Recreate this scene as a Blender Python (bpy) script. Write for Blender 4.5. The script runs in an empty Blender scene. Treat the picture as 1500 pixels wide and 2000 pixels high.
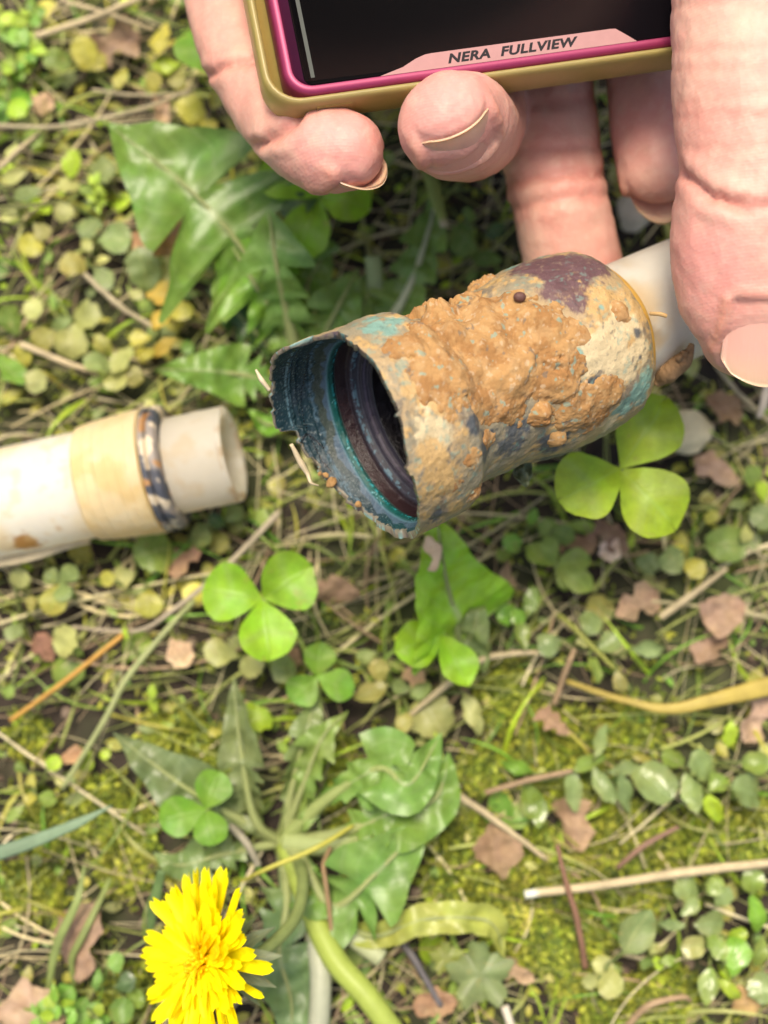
import bpy, math, random
import numpy as np
from mathutils import Matrix, Vector

# ------------------------------------------------------------------ camera, sky, sun, exposure
MM = 0.001
F = 2600.0                      # focal length in pixels of the 1500 x 2000 photograph
TILT = math.radians(8.0)
DIST = 310.0                    # camera to ground along the optical axis, mm
CD = np.array([0.0, math.sin(TILT), -math.cos(TILT)])
CR = np.array([1.0, 0.0, 0.0])
CU = np.array([0.0, math.cos(TILT), math.sin(TILT)])
CAM = -CD * DIST

scene = bpy.context.scene
col = scene.collection
cam_data = bpy.data.cameras.new("camera")
cam = bpy.data.objects.new("camera", cam_data)
col.objects.link(cam)
cam_data.sensor_fit = 'VERTICAL'
cam_data.sensor_height = 24.0
cam_data.lens = F / 2000.0 * 24.0
cam_data.clip_start = 0.01
cam_data.clip_end = 200.0
cam.location = Vector(CAM * MM)
cam.rotation_euler = (TILT, 0.0, 0.0)
cam_data.dof.use_dof = True
cam_data.dof.focus_distance = 0.233
cam_data.dof.aperture_fstop = 31.2 / 4.6
scene.camera = cam

SUN_EL, SUN_AZ = math.radians(72.0), math.radians(345.0)   # azimuth measured from +Y, clockwise
world = bpy.data.worlds.new("World")
scene.world = world
world.use_nodes = True
wn = world.node_tree.nodes
wl = world.node_tree.links
bg = wn["Background"]
sky = wn.new("ShaderNodeTexSky")
sky.sky_type = 'NISHITA'
sky.sun_disc = False
sky.sun_elevation = SUN_EL
sky.sun_rotation = SUN_AZ
sky.air_density = 1.0
sky.dust_density = 6.0
sky.ozone_density = 0.6
wl.new(sky.outputs[0], bg.inputs[0])
bg.inputs[1].default_value = 0.13
sun_d = bpy.data.lights.new("sun", 'SUN')
sun_d.energy = 2.6
sun_d.angle = math.radians(18)
sun_d.color = (1.0, 0.89, 0.72)
sun = bpy.data.objects.new("sun", sun_d)
col.objects.link(sun)
sdir = Vector((math.sin(SUN_AZ) * math.cos(SUN_EL), math.cos(SUN_AZ) * math.cos(SUN_EL), math.sin(SUN_EL)))
sun.rotation_euler = sdir.to_track_quat('Z', 'Y').to_euler()
scene.view_settings.view_transform = 'Standard'
scene.view_settings.look = 'None'
scene.view_settings.exposure = 0.66
scene.view_settings.gamma = 1.0
scene.render.engine = 'CYCLES'
scene.cycles.max_bounces = 8
scene.cycles.use_denoising = True

rng = np.random.default_rng(7)
random.seed(7)

# ------------------------------------------------------------------ helpers
def ray(px, py):
    return CR * ((px - 750.0) / F) - CU * ((py - 1000.0) / F) + CD
def P(px, py, z=0.0):
    r = ray(px, py)
    return CAM + r * ((z - CAM[2]) / r[2])
def ppm(px, py, z=0.0):         # photograph pixels per millimetre at that place
    return F / ((z - CAM[2]) / ray(px, py)[2])
def unit(v):
    v = np.asarray(v, float)
    return v / (np.linalg.norm(v) + 1e-12)
def smooth(a, b, x):
    t = np.clip((x - a) / (b - a), 0, 1)
    return t * t * (3 - 2 * t)

_perm = np.random.default_rng(3).permutation(256)
_perm = np.concatenate([_perm, _perm, _perm])
_g = np.random.default_rng(4).normal(size=(256, 3))
_g /= np.linalg.norm(_g, axis=1)[:, None]
def perlin(p):
    p = np.asarray(p, float)
    i = np.floor(p).astype(int)
    f = p - i
    w = f * f * f * (f * (f * 6 - 15) + 10)
    out = 0
    for dx in (0, 1):
        for dy in (0, 1):
            for dz in (0, 1):
                h = _perm[_perm[_perm[(i[:, 0] + dx) & 255] + ((i[:, 1] + dy) & 255)] + ((i[:, 2] + dz) & 255)]
                d = f - np.array([dx, dy, dz])
                v = (_g[h] * d).sum(1)
                ww = (w[:, 0] if dx else 1 - w[:, 0]) * (w[:, 1] if dy else 1 - w[:, 1]) * (w[:, 2] if dz else 1 - w[:, 2])
                out = out + v * ww
    return out * 1.6
def fbm(p, s=1.0, o=4, off=0.0):
    p = np.asarray(p, float) * s + off
    a, r = 1.0, 0
    for k in range(o):
        r = r + a * perlin(p)
        p = p * 2.03 + 17.3
        a *= 0.5
    return r

BASE = {}
def mk(name, V, Fc, mat, parent=None, base=None, uv=None, colr=None, flat=False):
    """link one mesh object; V in world millimetres"""
    V = np.asarray(V, float)
    if parent is not None:
        o0 = BASE[parent.name]
    elif base is not None:
        o0 = np.asarray(base, float)
    else:
        o0 = np.array([V[:, 0].mean(), V[:, 1].mean(), V[:, 2].min()])
    me = bpy.data.meshes.new(name)
    Fl = Fc.tolist() if isinstance(Fc, np.ndarray) else Fc
    me.from_pydata(((V - o0) * MM).tolist(), [], Fl)
    if uv is not None:
        lv = np.zeros(len(me.loops), dtype=np.int32)
        me.loops.foreach_get("vertex_index", lv)
        l = me.uv_layers.new(name="UVMap")
        l.data.foreach_set("uv", np.asarray(uv, np.float32)[lv].ravel())
    if colr is not None:
        c = np.asarray(colr, np.float32)
        if c.ndim == 1:
            c = np.tile(c, (len(V), 1))
        c4 = np.ones((len(V), 4), np.float32)
        c4[:, :3] = c[:, :3]
        a = me.color_attributes.new("Col", 'FLOAT_COLOR', 'POINT')
        a.data.foreach_set("color", c4.ravel())
    if not flat:
        me.polygons.foreach_set("use_smooth", np.ones(len(me.polygons), dtype=bool))
    me.update()
    me.materials.append(mat)
    o = bpy.data.objects.new(name, me)
    col.objects.link(o)
    if parent is not None:
        o.parent = parent
        o.location = (0, 0, 0)
    else:
        o.location = Vector(o0 * MM)
    BASE[o.name] = o0
    return o
def tag(o, label=None, cat=None, group=None, kind=None):
    if label: o['label'] = label
    if cat: o['category'] = cat
    if group: o['group'] = group
    if kind: o['kind'] = kind
    return o
def thing(name, base, label, cat, group=None):
    o = bpy.data.objects.new(name, None)
    o.empty_display_size = 0.005
    col.objects.link(o)
    o.location = Vector(np.asarray(base, float) * MM)
    BASE[o.name] = np.asarray(base, float)
    return tag(o, label, cat, group)

class Bag:
    """collects shapes into one mesh"""
    def __init__(s):
        s.V, s.F, s.U, s.C, s.n = [], [], [], [], 0
    def add(s, V, Fc, U=None, C=None):
        V = np.asarray(V, float)
        s.V.append(V)
        if isinstance(Fc, np.ndarray):
            s.F.extend((Fc + s.n).tolist())
        else:
            s.F.extend([[i + s.n for i in f] for f in Fc])
        s.U.append(np.zeros((len(V), 2)) if U is None else np.asarray(U, float))
        c = np.zeros((len(V), 3)) if C is None else np.asarray(C, float)
        if c.ndim == 1: c = np.tile(c, (len(V), 1))
        s.C.append(c)
        s.n += len(V)
    def build(s, name, mat, parent=None, base=None, flat=False):
        return mk(name, np.concatenate(s.V), s.F, mat, parent, base, np.concatenate(s.U), np.concatenate(s.C), flat)

def gridf(n, m, wrap=False):
    i, j = np.meshgrid(np.arange(n - 1), np.arange(m if wrap else m - 1), indexing='ij')
    j2 = (j + 1) % m
    return np.stack([i * m + j, (i + 1) * m + j, (i + 1) * m + j2, i * m + j2], -1).reshape(-1, 4)
def catmull(pts, n):
    pts = np.asarray(pts, float)
    if len(pts) == 2:
        t = np.linspace(0, 1, n)[:, None]
        return pts[0] * (1 - t) + pts[1] * t
    p = np.vstack([2 * pts[0] - pts[1], pts, 2 * pts[-1] - pts[-2]])
    u = np.linspace(0, len(pts) - 1 - 1e-9, n)
    k = u.astype(int); t = (u - k)[:, None]
    a, b, c, d = p[k], p[k + 1], p[k + 2], p[k + 3]
    return 0.5 * (2 * b + (c - a) * t + (2 * a - 5 * b + 4 * c - d) * t * t + (3 * b - a - 3 * c + d) * t ** 3)
def frames(pts, up=(0, 0, 1)):
    T = np.gradient(pts, axis=0)
    T /= np.linalg.norm(T, axis=1)[:, None] + 1e-12
    up = np.asarray(up, float)
    if up.ndim == 1: up = np.tile(up, (len(pts), 1))
    S = np.cross(T, up)
    bad = np.linalg.norm(S, axis=1) < 1e-3
    S[bad] = np.cross(T[bad], np.array([0.3, 1, 0.1]))
    S /= np.linalg.norm(S, axis=1)[:, None] + 1e-12
    N = np.cross(S, T)
    return T, S, N
def tube(pts, r, m=8, n=None, r2=None, up=(0, 0, 1), cap=True):
    """round or oval tube along a smoothed path: V, F, uv"""
    n = n or max(6, len(pts) * 4)
    pts = np.asarray(pts, float)
    c = catmull(pts, n)
    def rr(q):
        q = np.atleast_1d(np.asarray(q, float))
        if len(q) == 1: return np.full(n, q[0])
        return np.interp(np.linspace(0, 1, n), np.linspace(0, 1, len(q)), q)
    ra = rr(r); rb = ra if r2 is None else rr(r2)
    T, S, N = frames(c, up)
    a = np.linspace(0, 2 * math.pi, m, endpoint=False)
    V = c[:, None, :] + S[:, None, :] * (np.cos(a)[None, :, None] * ra[:, None, None]) + N[:, None, :] * (np.sin(a)[None, :, None] * rb[:, None, None])
    V = V.reshape(-1, 3)
    Fc = gridf(n, m, True).tolist()
    U = np.stack([np.tile(a / (2 * math.pi), n), np.repeat(np.linspace(0, 1, n), m)], 1)
    if cap:
        Fc.append(list(range(m)))
        Fc.append(list(range((n - 1) * m, n * m))[::-1])
    return V, Fc, U
def blade(mid, W, cols=5, cup=0.15, up=(0, 0, 1), sweep=0.0, wave=0.0, notch=0.0, seed=0.0):
    """a leaf blade round its midrib; uv = (across, along)"""
    mid = np.asarray(mid, float); W = np.asarray(W, float)
    n = len(mid)
    T, S, N = frames(mid, up)
    u = np.linspace(-1, 1, cols)
    t = np.linspace(0, 1, n)
    au = np.abs(u)
    V = (mid[:, None, :] + S[:, None, :] * (u[None, :, None] * W[:, None, None])
         + N[:, None, :] * ((au ** 1.5)[None, :, None] * W[:, None, None] * cup))
    if sweep:
        sw = np.asarray(sweep if np.ndim(sweep) else np.full(n, sweep), float)
        V = V - T[:, None, :] * ((au ** 2)[None, :, None] * (sw * W)[:, None, None])
    if notch:
        L = np.linalg.norm(np.diff(mid, axis=0), axis=1).sum()
        V = V - T[:, None, :] * (((1 - au) ** 1.2)[None, :, None] * (notch * L * t ** 4)[:, None, None])
    V = V.reshape(-1, 3)
    if wave:
        V = V + np.repeat(N, cols, 0) * (fbm(V, 0.16, 2, 31.7 + seed) * wave)[:, None]
    U = np.stack([np.tile((u + 1) / 2, n), np.repeat(t, cols)], 1)
    return V, gridf(n, cols), U

# ------------------------------------------------------------------ materials
def nt(name):
    m = bpy.data.materials.new(name)
    m.use_nodes = True
    return m, m.node_tree.nodes, m.node_tree.links, m.node_tree.nodes["Principled BSDF"]
def setp(b, **k):
    for a, v in k.items():
        a = a.replace('_', ' ')
        if a in b.inputs:
            b.inputs[a].default_value = (*v, 1.0) if isinstance(v, tuple) and len(v) == 3 and a != 'Subsurface Radius' else v
def noise(n, l, scale, detail=4.0, rough=0.6, coord='Object'):
    tc = n.new("ShaderNodeTexCoord")
    t = n.new("ShaderNodeTexNoise")
    t.inputs['Scale'].default_value = scale
    t.inputs['Detail'].default_value = detail
    t.inputs['Roughness'].default_value = rough
    l.new(tc.outputs[coord], t.inputs['Vector'])
    return t.outputs['Fac']
def ramp(n, l, src, stops):
    r = n.new("ShaderNodeValToRGB")
    e = r.color_ramp.elements
    while len(e) < len(stops): e.new(0.5)
    for k, (p, c) in enumerate(stops):
        e[k].position = p
        e[k].color = (*c, 1.0) if np.ndim(c) else (c, c, c, 1.0)
    l.new(src, r.inputs[0])
    return r.outputs[0]
def mix(n, l, fac, a, b, mode='MIX'):
    m = n.new("ShaderNodeMix")
    m.data_type = 'RGBA'; m.blend_type = mode
    for s, v in ((0, fac), (6, a), (7, b)):
        if hasattr(v, 'is_linked'): l.new(v, m.inputs[s])
        else: m.inputs[s].default_value = (*v, 1.0) if np.ndim(v) else v
    return m.outputs[2]
def math_(n, l, op, a, b=None, c=None):
    m = n.new("ShaderNodeMath"); m.operation = op
    for s, v in enumerate((a, b, c)):
        if v is None: continue
        if hasattr(v, 'is_linked'): l.new(v, m.inputs[s])
        else: m.inputs[s].default_value = v
    return m.outputs[0]
def bump(n, l, b, h, strength, dist):
    k = n.new("ShaderNodeBump")
    k.inputs['Strength'].default_value = strength
    k.inputs['Distance'].default_value = dist
    l.new(h, k.inputs['Height'])
    l.new(k.outputs[0], b.inputs['Normal'])
def vcol(n):
    a = n.new("ShaderNodeAttribute"); a.attribute_name = "Col"
    return a.outputs['Color']

def leaf_material(name, rough=0.45, transl=0.35, vein=0.35, veinc=(0.42, 0.5, 0.24), spec=0.45, lateral=7.0, blotch=None, latv=0.4):
    m, n, l, b = nt(name)
    c = vcol(n)
    f = noise(n, l, 260.0, 4)
    hsv = n.new("ShaderNodeHueSaturation")
    l.new(c, hsv.inputs['Color'])
    l.new(math_(n, l, 'MULTIPLY_ADD', f, 1.0, 0.5), hsv.inputs['Value'])
    l.new(math_(n, l, 'MULTIPLY_ADD', noise(n, l, 90.0, 2), 0.07, 0.465), hsv.inputs['Hue'])
    base = hsv.outputs[0]
    if blotch:
        k = ramp(n, l, noise(n, l, 330.0, 5, 0.7), [(0.6, 0.0), (0.7, 1.0)])
        base = mix(n, l, math_(n, l, 'MULTIPLY', k, 0.7), base, blotch)
    uvn = n.new("ShaderNodeUVMap"); uvn.uv_map = "UVMap"
    sep = n.new("ShaderNodeSeparateXYZ"); l.new(uvn.outputs[0], sep.inputs[0])
    au = math_(n, l, 'ABSOLUTE', math_(n, l, 'SUBTRACT', sep.outputs[0], 0.5))
    midr = ramp(n, l, au, [(0.0, 1.0), (0.05, 0.0)])
    ph = math_(n, l, 'MULTIPLY', math_(n, l, 'SUBTRACT', sep.outputs[1], math_(n, l, 'MULTIPLY', au, 0.55)), lateral * 6.283)
    lat = ramp(n, l, math_(n, l, 'SINE', math_(n, l, 'ADD', ph, math_(n, l, 'MULTIPLY', f, 3.0))), [(0.86, 0.0), (1.0, latv)])
    veins = math_(n, l, 'MAXIMUM', midr, lat)
    base = mix(n, l, math_(n, l, 'MULTIPLY', veins, vein), base, veinc)
    l.new(base, b.inputs['Base Color'])
    setp(b, Roughness=rough)
    b.inputs['Specular IOR Level'].default_value = spec
    h = math_(n, l, 'ADD', math_(n, l, 'MULTIPLY', f, 0.6), math_(n, l, 'MULTIPLY', veins, -0.5))
    bump(n, l, b, h, 0.35, 0.0006)
    tr = n.new("ShaderNodeBsdfTranslucent")
    l.new(mix(n, l, 1.0, base, (1.25, 1.15, 0.55), 'MULTIPLY'), tr.inputs['Color'])
    ms = n.new("ShaderNodeMixShader"); ms.inputs[0].default_value = transl
    l.new(b.outputs[0], ms.inputs[1]); l.new(tr.outputs[0], ms.inputs[2])
    l.new(ms.outputs[0], n["Material Output"].inputs['Surface'])
    return m

M_LEAF = leaf_material("weed leaf", 0.42, 0.3, 0.4, (0.45, 0.47, 0.2), 0.5, 6.0, (0.36, 0.29, 0.09), 0.5)
M_DAND = leaf_material("dandelion leaf", 0.38, 0.28, 0.7, (0.40, 0.46, 0.24), 0.48, 9.0, None, 0.18)
M_CLOVER = leaf_material("clover leaflet", 0.46, 0.4, 0.4, (0.32, 0.5, 0.12), 0.42, 12.0, (0.34, 0.36, 0.07), 0.5)
M_GLOSSY = leaf_material("glossy weed leaf", 0.28, 0.25, 0.35, (0.3, 0.42, 0.2), 0.6, 5.0)
M_DRYLEAF = leaf_material("dry leaf", 0.7, 0.2, 0.4, (0.22, 0.13, 0.09), 0.25, 6.0, (0.2, 0.12, 0.08))
M_MOSS = leaf_material("moss frond", 0.6, 0.4, 0.0)
M_PETAL = leaf_material("yellow petal", 0.5, 0.4, 0.10, (0.9, 0.6, 0.0), 0.2, 0.0)

def stalk_material(name, rough=0.6, streak=0.5, transl=0.15):
    m, n, l, b = nt(name)
    c = vcol(n)
    uvn = n.new("ShaderNodeUVMap"); uvn.uv_map = "UVMap"
    mp = n.new("ShaderNodeMapping"); mp.inputs['Scale'].default_value = (14.0, 2.5, 1.0)
    l.new(uvn.outputs[0], mp.inputs[0])
    t = n.new("ShaderNodeTexNoise"); t.inputs['Scale'].default_value = 1.6; t.inputs['Detail'].default_value = 4
    l.new(mp.outputs[0], t.inputs['Vector'])
    f2 = noise(n, l, 350.0, 3)
    v = math_(n, l, 'MULTIPLY_ADD', math_(n, l, 'ADD', t.outputs['Fac'], f2), streak, 1.0 - streak)
    base = mix(n, l, 1.0, c, v, 'MULTIPLY')
    l.new(base, b.inputs['Base Color'])
    setp(b, Roughness=rough)
    b.inputs['Specular IOR Level'].default_value = 0.35
    bump(n, l, b, t.outputs['Fac'], 0.4, 0.0005)
    tr = n.new("ShaderNodeBsdfTranslucent"); l.new(base, tr.inputs['Color'])
    ms = n.new("ShaderNodeMixShader"); ms.inputs[0].default_value = transl
    l.new(b.outputs[0], ms.inputs[1]); l.new(tr.outputs[0], ms.inputs[2])
    l.new(ms.outputs[0], n["Material Output"].inputs['Surface'])
    return m
M_STALK = stalk_material("green stalk", 0.45, 0.35, 0.2)
M_STRAW = stalk_material("dry straw", 0.6, 0.6, 0.1)

def soil_material():
    m, n, l, b = nt("dark soil")
    f = noise(n, l, 160.0, 8, 0.65)
    g = noise(n, l, 18.0, 3)
    c = ramp(n, l, f, [(0.25, (0.010, 0.007, 0.005)), (0.5, (0.026, 0.018, 0.012)), (0.7, (0.06, 0.042, 0.028)), (0.85, (0.13, 0.095, 0.065))])
    c = mix(n, l, ramp(n, l, g, [(0.48, 0.0), (0.62, 0.8)]), c, (0.05, 0.065, 0.018))
    l.new(c, b.inputs['Base Color'])
    setp(b, Roughness=0.9)
    bump(n, l, b, f, 0.8, 0.002)
    return m
M_SOIL = soil_material()

def skin_material():
    m, n, l, b = nt("skin")
    c = vcol(n)
    f = noise(n, l, 160.0, 5, 0.6)
    g = noise(n, l, 700.0, 3, 0.6)
    base = mix(n, l, math_(n, l, 'MULTIPLY', ramp(n, l, f, [(0.42, 0.0), (0.62, 1.0)]), 0.25), c, (0.52, 0.205, 0.165))
    base = mix(n, l, math_(n, l, 'MULTIPLY', ramp(n, l, g, [(0.5, 0.0), (0.7, 1.0)]), 0.2), base, (0.64, 0.44, 0.34))
    l.new(base, b.inputs['Base Color'])
    b.subsurface_method = 'RANDOM_WALK'
    b.inputs['Subsurface Weight'].default_value = 0.22
    b.inputs['Subsurface Radius'].default_value = (1.0, 0.35, 0.2)
    b.inputs['Subsurface Scale'].default_value = 0.002
    setp(b, Roughness=0.5)
    b.inputs['Specular IOR Level'].default_value = 0.33
    # skin ridges: fine wavy bands plus pores
    uvn = n.new("ShaderNodeUVMap"); uvn.uv_map = "UVMap"
    w = n.new("ShaderNodeTexWave")
    w.wave_type = 'BANDS'; w.bands_direction = 'Y'
    w.inputs['Scale'].default_value = 560.0
    w.inputs['Distortion'].default_value = 14.0
    w.inputs['Detail'].default_value = 1.0
    w.inputs['Detail Scale'].default_value = 0.12
    tc = n.new("ShaderNodeTexCoord")
    l.new(tc.outputs['Object'], w.inputs['Vector'])
    v = n.new("ShaderNodeTexVoronoi"); v.inputs['Scale'].default_value = 1100.0
    l.new(tc.outputs['Object'], v.inputs['Vector'])
    h = math_(n, l, 'ADD', math_(n, l, 'MULTIPLY', w.outputs['Fac'], 0.13), math_(n, l, 'MULTIPLY', v.outputs['Distance'], 0.7))
    h = math_(n, l, 'ADD', h, math_(n, l, 'MULTIPLY', f, 1.6))
    bump(n, l, b, h, 0.3, 0.00025)
    return m
M_SKIN = skin_material()
def nail_material():
    m, n, l, b = nt("fingernail")
    uvn = n.new("ShaderNodeUVMap"); uvn.uv_map = "UVMap"
    sep = n.new("ShaderNodeSeparateXYZ"); l.new(uvn.outputs[0], sep.inputs[0])
    c = ramp(n, l, sep.outputs[1], [(0.0, (0.54, 0.275, 0.215)), (0.6, (0.58, 0.32, 0.25)), (0.86, (0.58, 0.37, 0.255)), (1.0, (0.54, 0.37, 0.23))])
    l.new(c, b.inputs['Base Color'])
    setp(b, Roughness=0.28)
    b.inputs['Subsurface Weight'].default_value = 0.3
    b.inputs['Subsurface Radius'].default_value = (1.0, 0.4, 0.25)
    b.inputs['Subsurface Scale'].default_value = 0.0015
    mp = n.new("ShaderNodeMapping"); mp.inputs['Scale'].default_value = (26.0, 1.2, 1.0)
    l.new(uvn.outputs[0], mp.inputs[0])
    t = n.new("ShaderNodeTexNoise"); t.inputs['Scale'].default_value = 1.0
    l.new(mp.outputs[0], t.inputs['Vector'])
    bump(n, l, b, t.outputs['Fac'], 0.25, 0.0002)
    return m
M_NAIL = nail_material()

def crust_material(name, rough=0.85, bstr=0.8, bdist=0.0006, grain=900.0, amp=0.5, spec=0.3):
    m, n, l, b = nt(name)
    c = vcol(n)
    f = noise(n, l, grain, 6, 0.7)
    g = noise(n, l, grain * 0.23, 5, 0.65)
    v = math_(n, l, 'MULTIPLY_ADD', math_(n, l, 'ADD', f, g), amp, 1.0 - amp)
    base = mix(n, l, 1.0, c, v, 'MULTIPLY')
    l.new(base, b.inputs['Base Color'])
    setp(b, Roughness=rough)
    b.inputs['Specular IOR Level'].default_value = spec
    bump(n, l, b, math_(n, l, 'ADD', f, math_(n, l, 'MULTIPLY', g, 2.0)), bstr, bdist)
    return m
M_CRUST = crust_material("dried clay", 0.9, 0.32, 0.0003, 1500.0, 0.4, 0.2)
M_METAL = crust_material("corroded metal", 0.52, 0.55, 0.0004, 1300.0, 0.5, 0.4)
M_BORE = crust_material("dark corroded bore", 0.26, 0.6, 0.0003, 2200.0, 0.6, 0.6)
M_STONE = crust_material("pale stone", 0.8, 0.5, 0.0006, 500.0, 0.3, 0.3)
def plastic(name, rough=0.35, sss=0.5, transl=0.42):
    m, n, l, b = nt(name)
    c = vcol(n)
    f = noise(n, l, 420.0, 5, 0.65)
    l.new(mix(n, l, 1.0, c, math_(n, l, 'MULTIPLY_ADD', f, 0.24, 0.88), 'MULTIPLY'), b.inputs['Base Color'])
    setp(b, Roughness=rough)
    b.inputs['Subsurface Weight'].default_value = sss
    b.inputs['Subsurface Radius'].default_value = (1.0, 0.9, 0.75)
    b.inputs['Subsurface Scale'].default_value = 0.003
    bump(n, l, b, f, 0.15, 0.0003)
    tr = n.new('ShaderNodeBsdfTranslucent'); l.new(c, tr.inputs['Color'])
    ms = n.new('ShaderNodeMixShader'); ms.inputs[0].default_value = transl
    l.new(b.outputs[0], ms.inputs[1]); l.new(tr.outputs[0], ms.inputs[2]); l.new(ms.outputs[0], n['Material Output'].inputs['Surface'])
    return m
M_PIPE = plastic("white pipe plastic")
M_SLEEVE = plastic("thin translucent plastic", 0.35, 0.3, 0.7)
# ------------------------------------------------------------------ ground
def make_ground():
    a = np.concatenate([-np.geomspace(20000, 350, 14), np.linspace(-340, 340, 228), np.geomspace(350, 20000, 14)])
    X, Y = np.meshgrid(a, a, indexing='ij')
    V = np.stack([X.ravel(), Y.ravel(), np.zeros(X.size)], 1)
    far = smooth(335, 480, np.abs(V[:, :2]).max(1))
    V[:, 2] = -3.0 + (1 - far) * (3.2 * fbm(V, 0.03, 2, 5.1) + 1.8 * fbm(V, 0.16, 3, 9.7))
    o = mk("ground", V, gridf(len(a), len(a)), M_SOIL, base=(0, 0, 0))
    tag(o, kind='structure', label="dark crumbly soil under the weeds and moss")
make_ground()
def gz(x, y):
    p = np.array([[x, y, 0.0]])
    return float(-3.0 + 3.2 * fbm(p, 0.03, 2, 5.1)[0] + 1.8 * fbm(p, 0.16, 3, 9.7)[0])

# ------------------------------------------------------------------ broken pipe fitting held by the hand
FA, FB = P(658, 879, 82), P(1207, 638, 61)
FX = unit(FB - FA)
FLEN = float(np.linalg.norm(FB - FA))
F1 = unit((CAM - FA) - FX * np.dot(CAM - FA, FX))         # towards the viewer
F2 = np.cross(FX, F1)
if np.dot(F2, CU) < 0: F2 = -F2
def fit_pt(s, th, r):
    s, th, r = np.broadcast_arrays(s, th, r)
    return FA + s[..., None] * FX + (r * np.cos(th))[..., None] * F1 + (r * np.sin(th))[..., None] * F2
def surf_hit(px, py, r=18.0):
    """where a viewing line first meets the fitting's outer cylinder"""
    d = unit(ray(px, py)); w = CAM - FA
    dp = d - FX * np.dot(d, FX); wp = w - FX * np.dot(w, FX)
    a, b, c = dp @ dp, 2 * dp @ wp, wp @ wp - r * r
    q = b * b - 4 * a * c
    t = (-b - math.sqrt(max(q, 0))) / (2 * a)
    return CAM + d * t
def rim(th):
    k = np.array([0, 20, 50, 70, 80, 82, 85, 87, 95, 130, 158, 160, 170, 185, 210, 235, 260, 270, 300, 340, 360.0])
    v = np.array([4.5, 5, 5.5, 6, 3.2, 3.0, 3.6, -0.8, -1.5, -2.2, -1.6, 1.2, 1.8, 2.5, 5, 6.5, 7, 6, 4.5, 3, 4.5])
    d = np.degrees(th) % 360
    p = np.stack([np.cos(th) * 9, np.sin(th) * 9, th * 0], -1).reshape(-1, 3)
    return np.interp(d, k, v) + (0.6 * np.round(1.5 * fbm(p, 0.32, 2, 2.2)) + 0.35 * fbm(p, 0.5, 3, 2.2) + 0.09 * fbm(p, 1.7, 2, 8.2)).reshape(np.shape(th))
OUT_S = np.array([-3, 0, 5, 14, 17.0, 18.6, 20.5, 24, 31, 34.0, 36.5, 40, 45, 52, 56.0, 58.0, 59.2, 59.6])
OUT_R = np.array([19.6, 19.6, 19.5, 19.2, 18.9, 17.6, 16.1, 15.7, 15.7, 16.1, 17.0, 17.6, 17.9, 17.6, 16.9, 15.8, 14.2, 11.6])
IN_S = np.array([-3, 4.0, 7.4, 8.4, 8.6, 9.5, 9.8, 10.1, 12.4, 12.6, 12.8, 13.9, 14.1, 14.3, 15.3, 15.5, 15.7, 40])
IN_R = np.array([19.05, 18.6, 17.7, 17.0, 16.7, 16.6, 16.8, 17.1, 16.9, 15.8, 15.3, 15.1, 14.7, 14.3, 14.0, 13.2, 12.9, 12.5])
C_CLAY = np.array((0.345, 0.20, 0.078)); C_CLAY2 = np.array((0.27, 0.14, 0.05)); C_CREAM = np.array((0.50, 0.41, 0.24)); C_YEL = np.array((0.42, 0.275, 0.11))
C_TEAL = np.array((0.16, 0.29, 0.24)); C_DARK = np.array((0.055, 0.065, 0.075)); C_PURP = np.array((0.105, 0.055, 0.06)); C_TAN = np.array((0.33, 0.24, 0.125))
C_GREY = np.array((0.23, 0.20, 0.13))
CLAY = [(795, 612, 38, 1.2), (832, 600, 46, 3.2), (860, 608, 44, 3.4), (905, 578, 40, 2.2), (935, 545, 36, 1.0), (880, 640, 60, 2.2), (930, 600, 60, 2.2), (960, 650, 90, 2.0),
        (1000, 720, 90, 2.0), (905, 720, 82, 1.6), (800, 700, 58, .8), (1040, 640, 82, 1.4), (1000, 585, 36, 1.0), (1090, 745, 52, 1.6), (1130, 800, 60, 1.1),
        (1065, 815, 34, 1.8), (950, 780, 50, 1.2), (870, 780, 48, .5), (1180, 770, 44, .8), (905, 955, 36, 1.0), (1210, 610, 26, .6), (960, 860, 28, .5), (1090, 860, 26, 1.2),
        (1100, 690, 40, 1.0), (1075, 700, 40, 1.4), (830, 660, 46, 1.2), (985, 800, 30, 1.0), (985, 600, 50, 1.2), (870, 700, 90, .35), (840, 740, 60, .3), (1060, 700, 90, .4), (1120, 650, 40, .3), (980, 760, 80, .5), (905, 890, 40, .3), (1020, 620, 50, .4), (1160, 800, 50, .4), (885, 930, 40, .35)]
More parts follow.
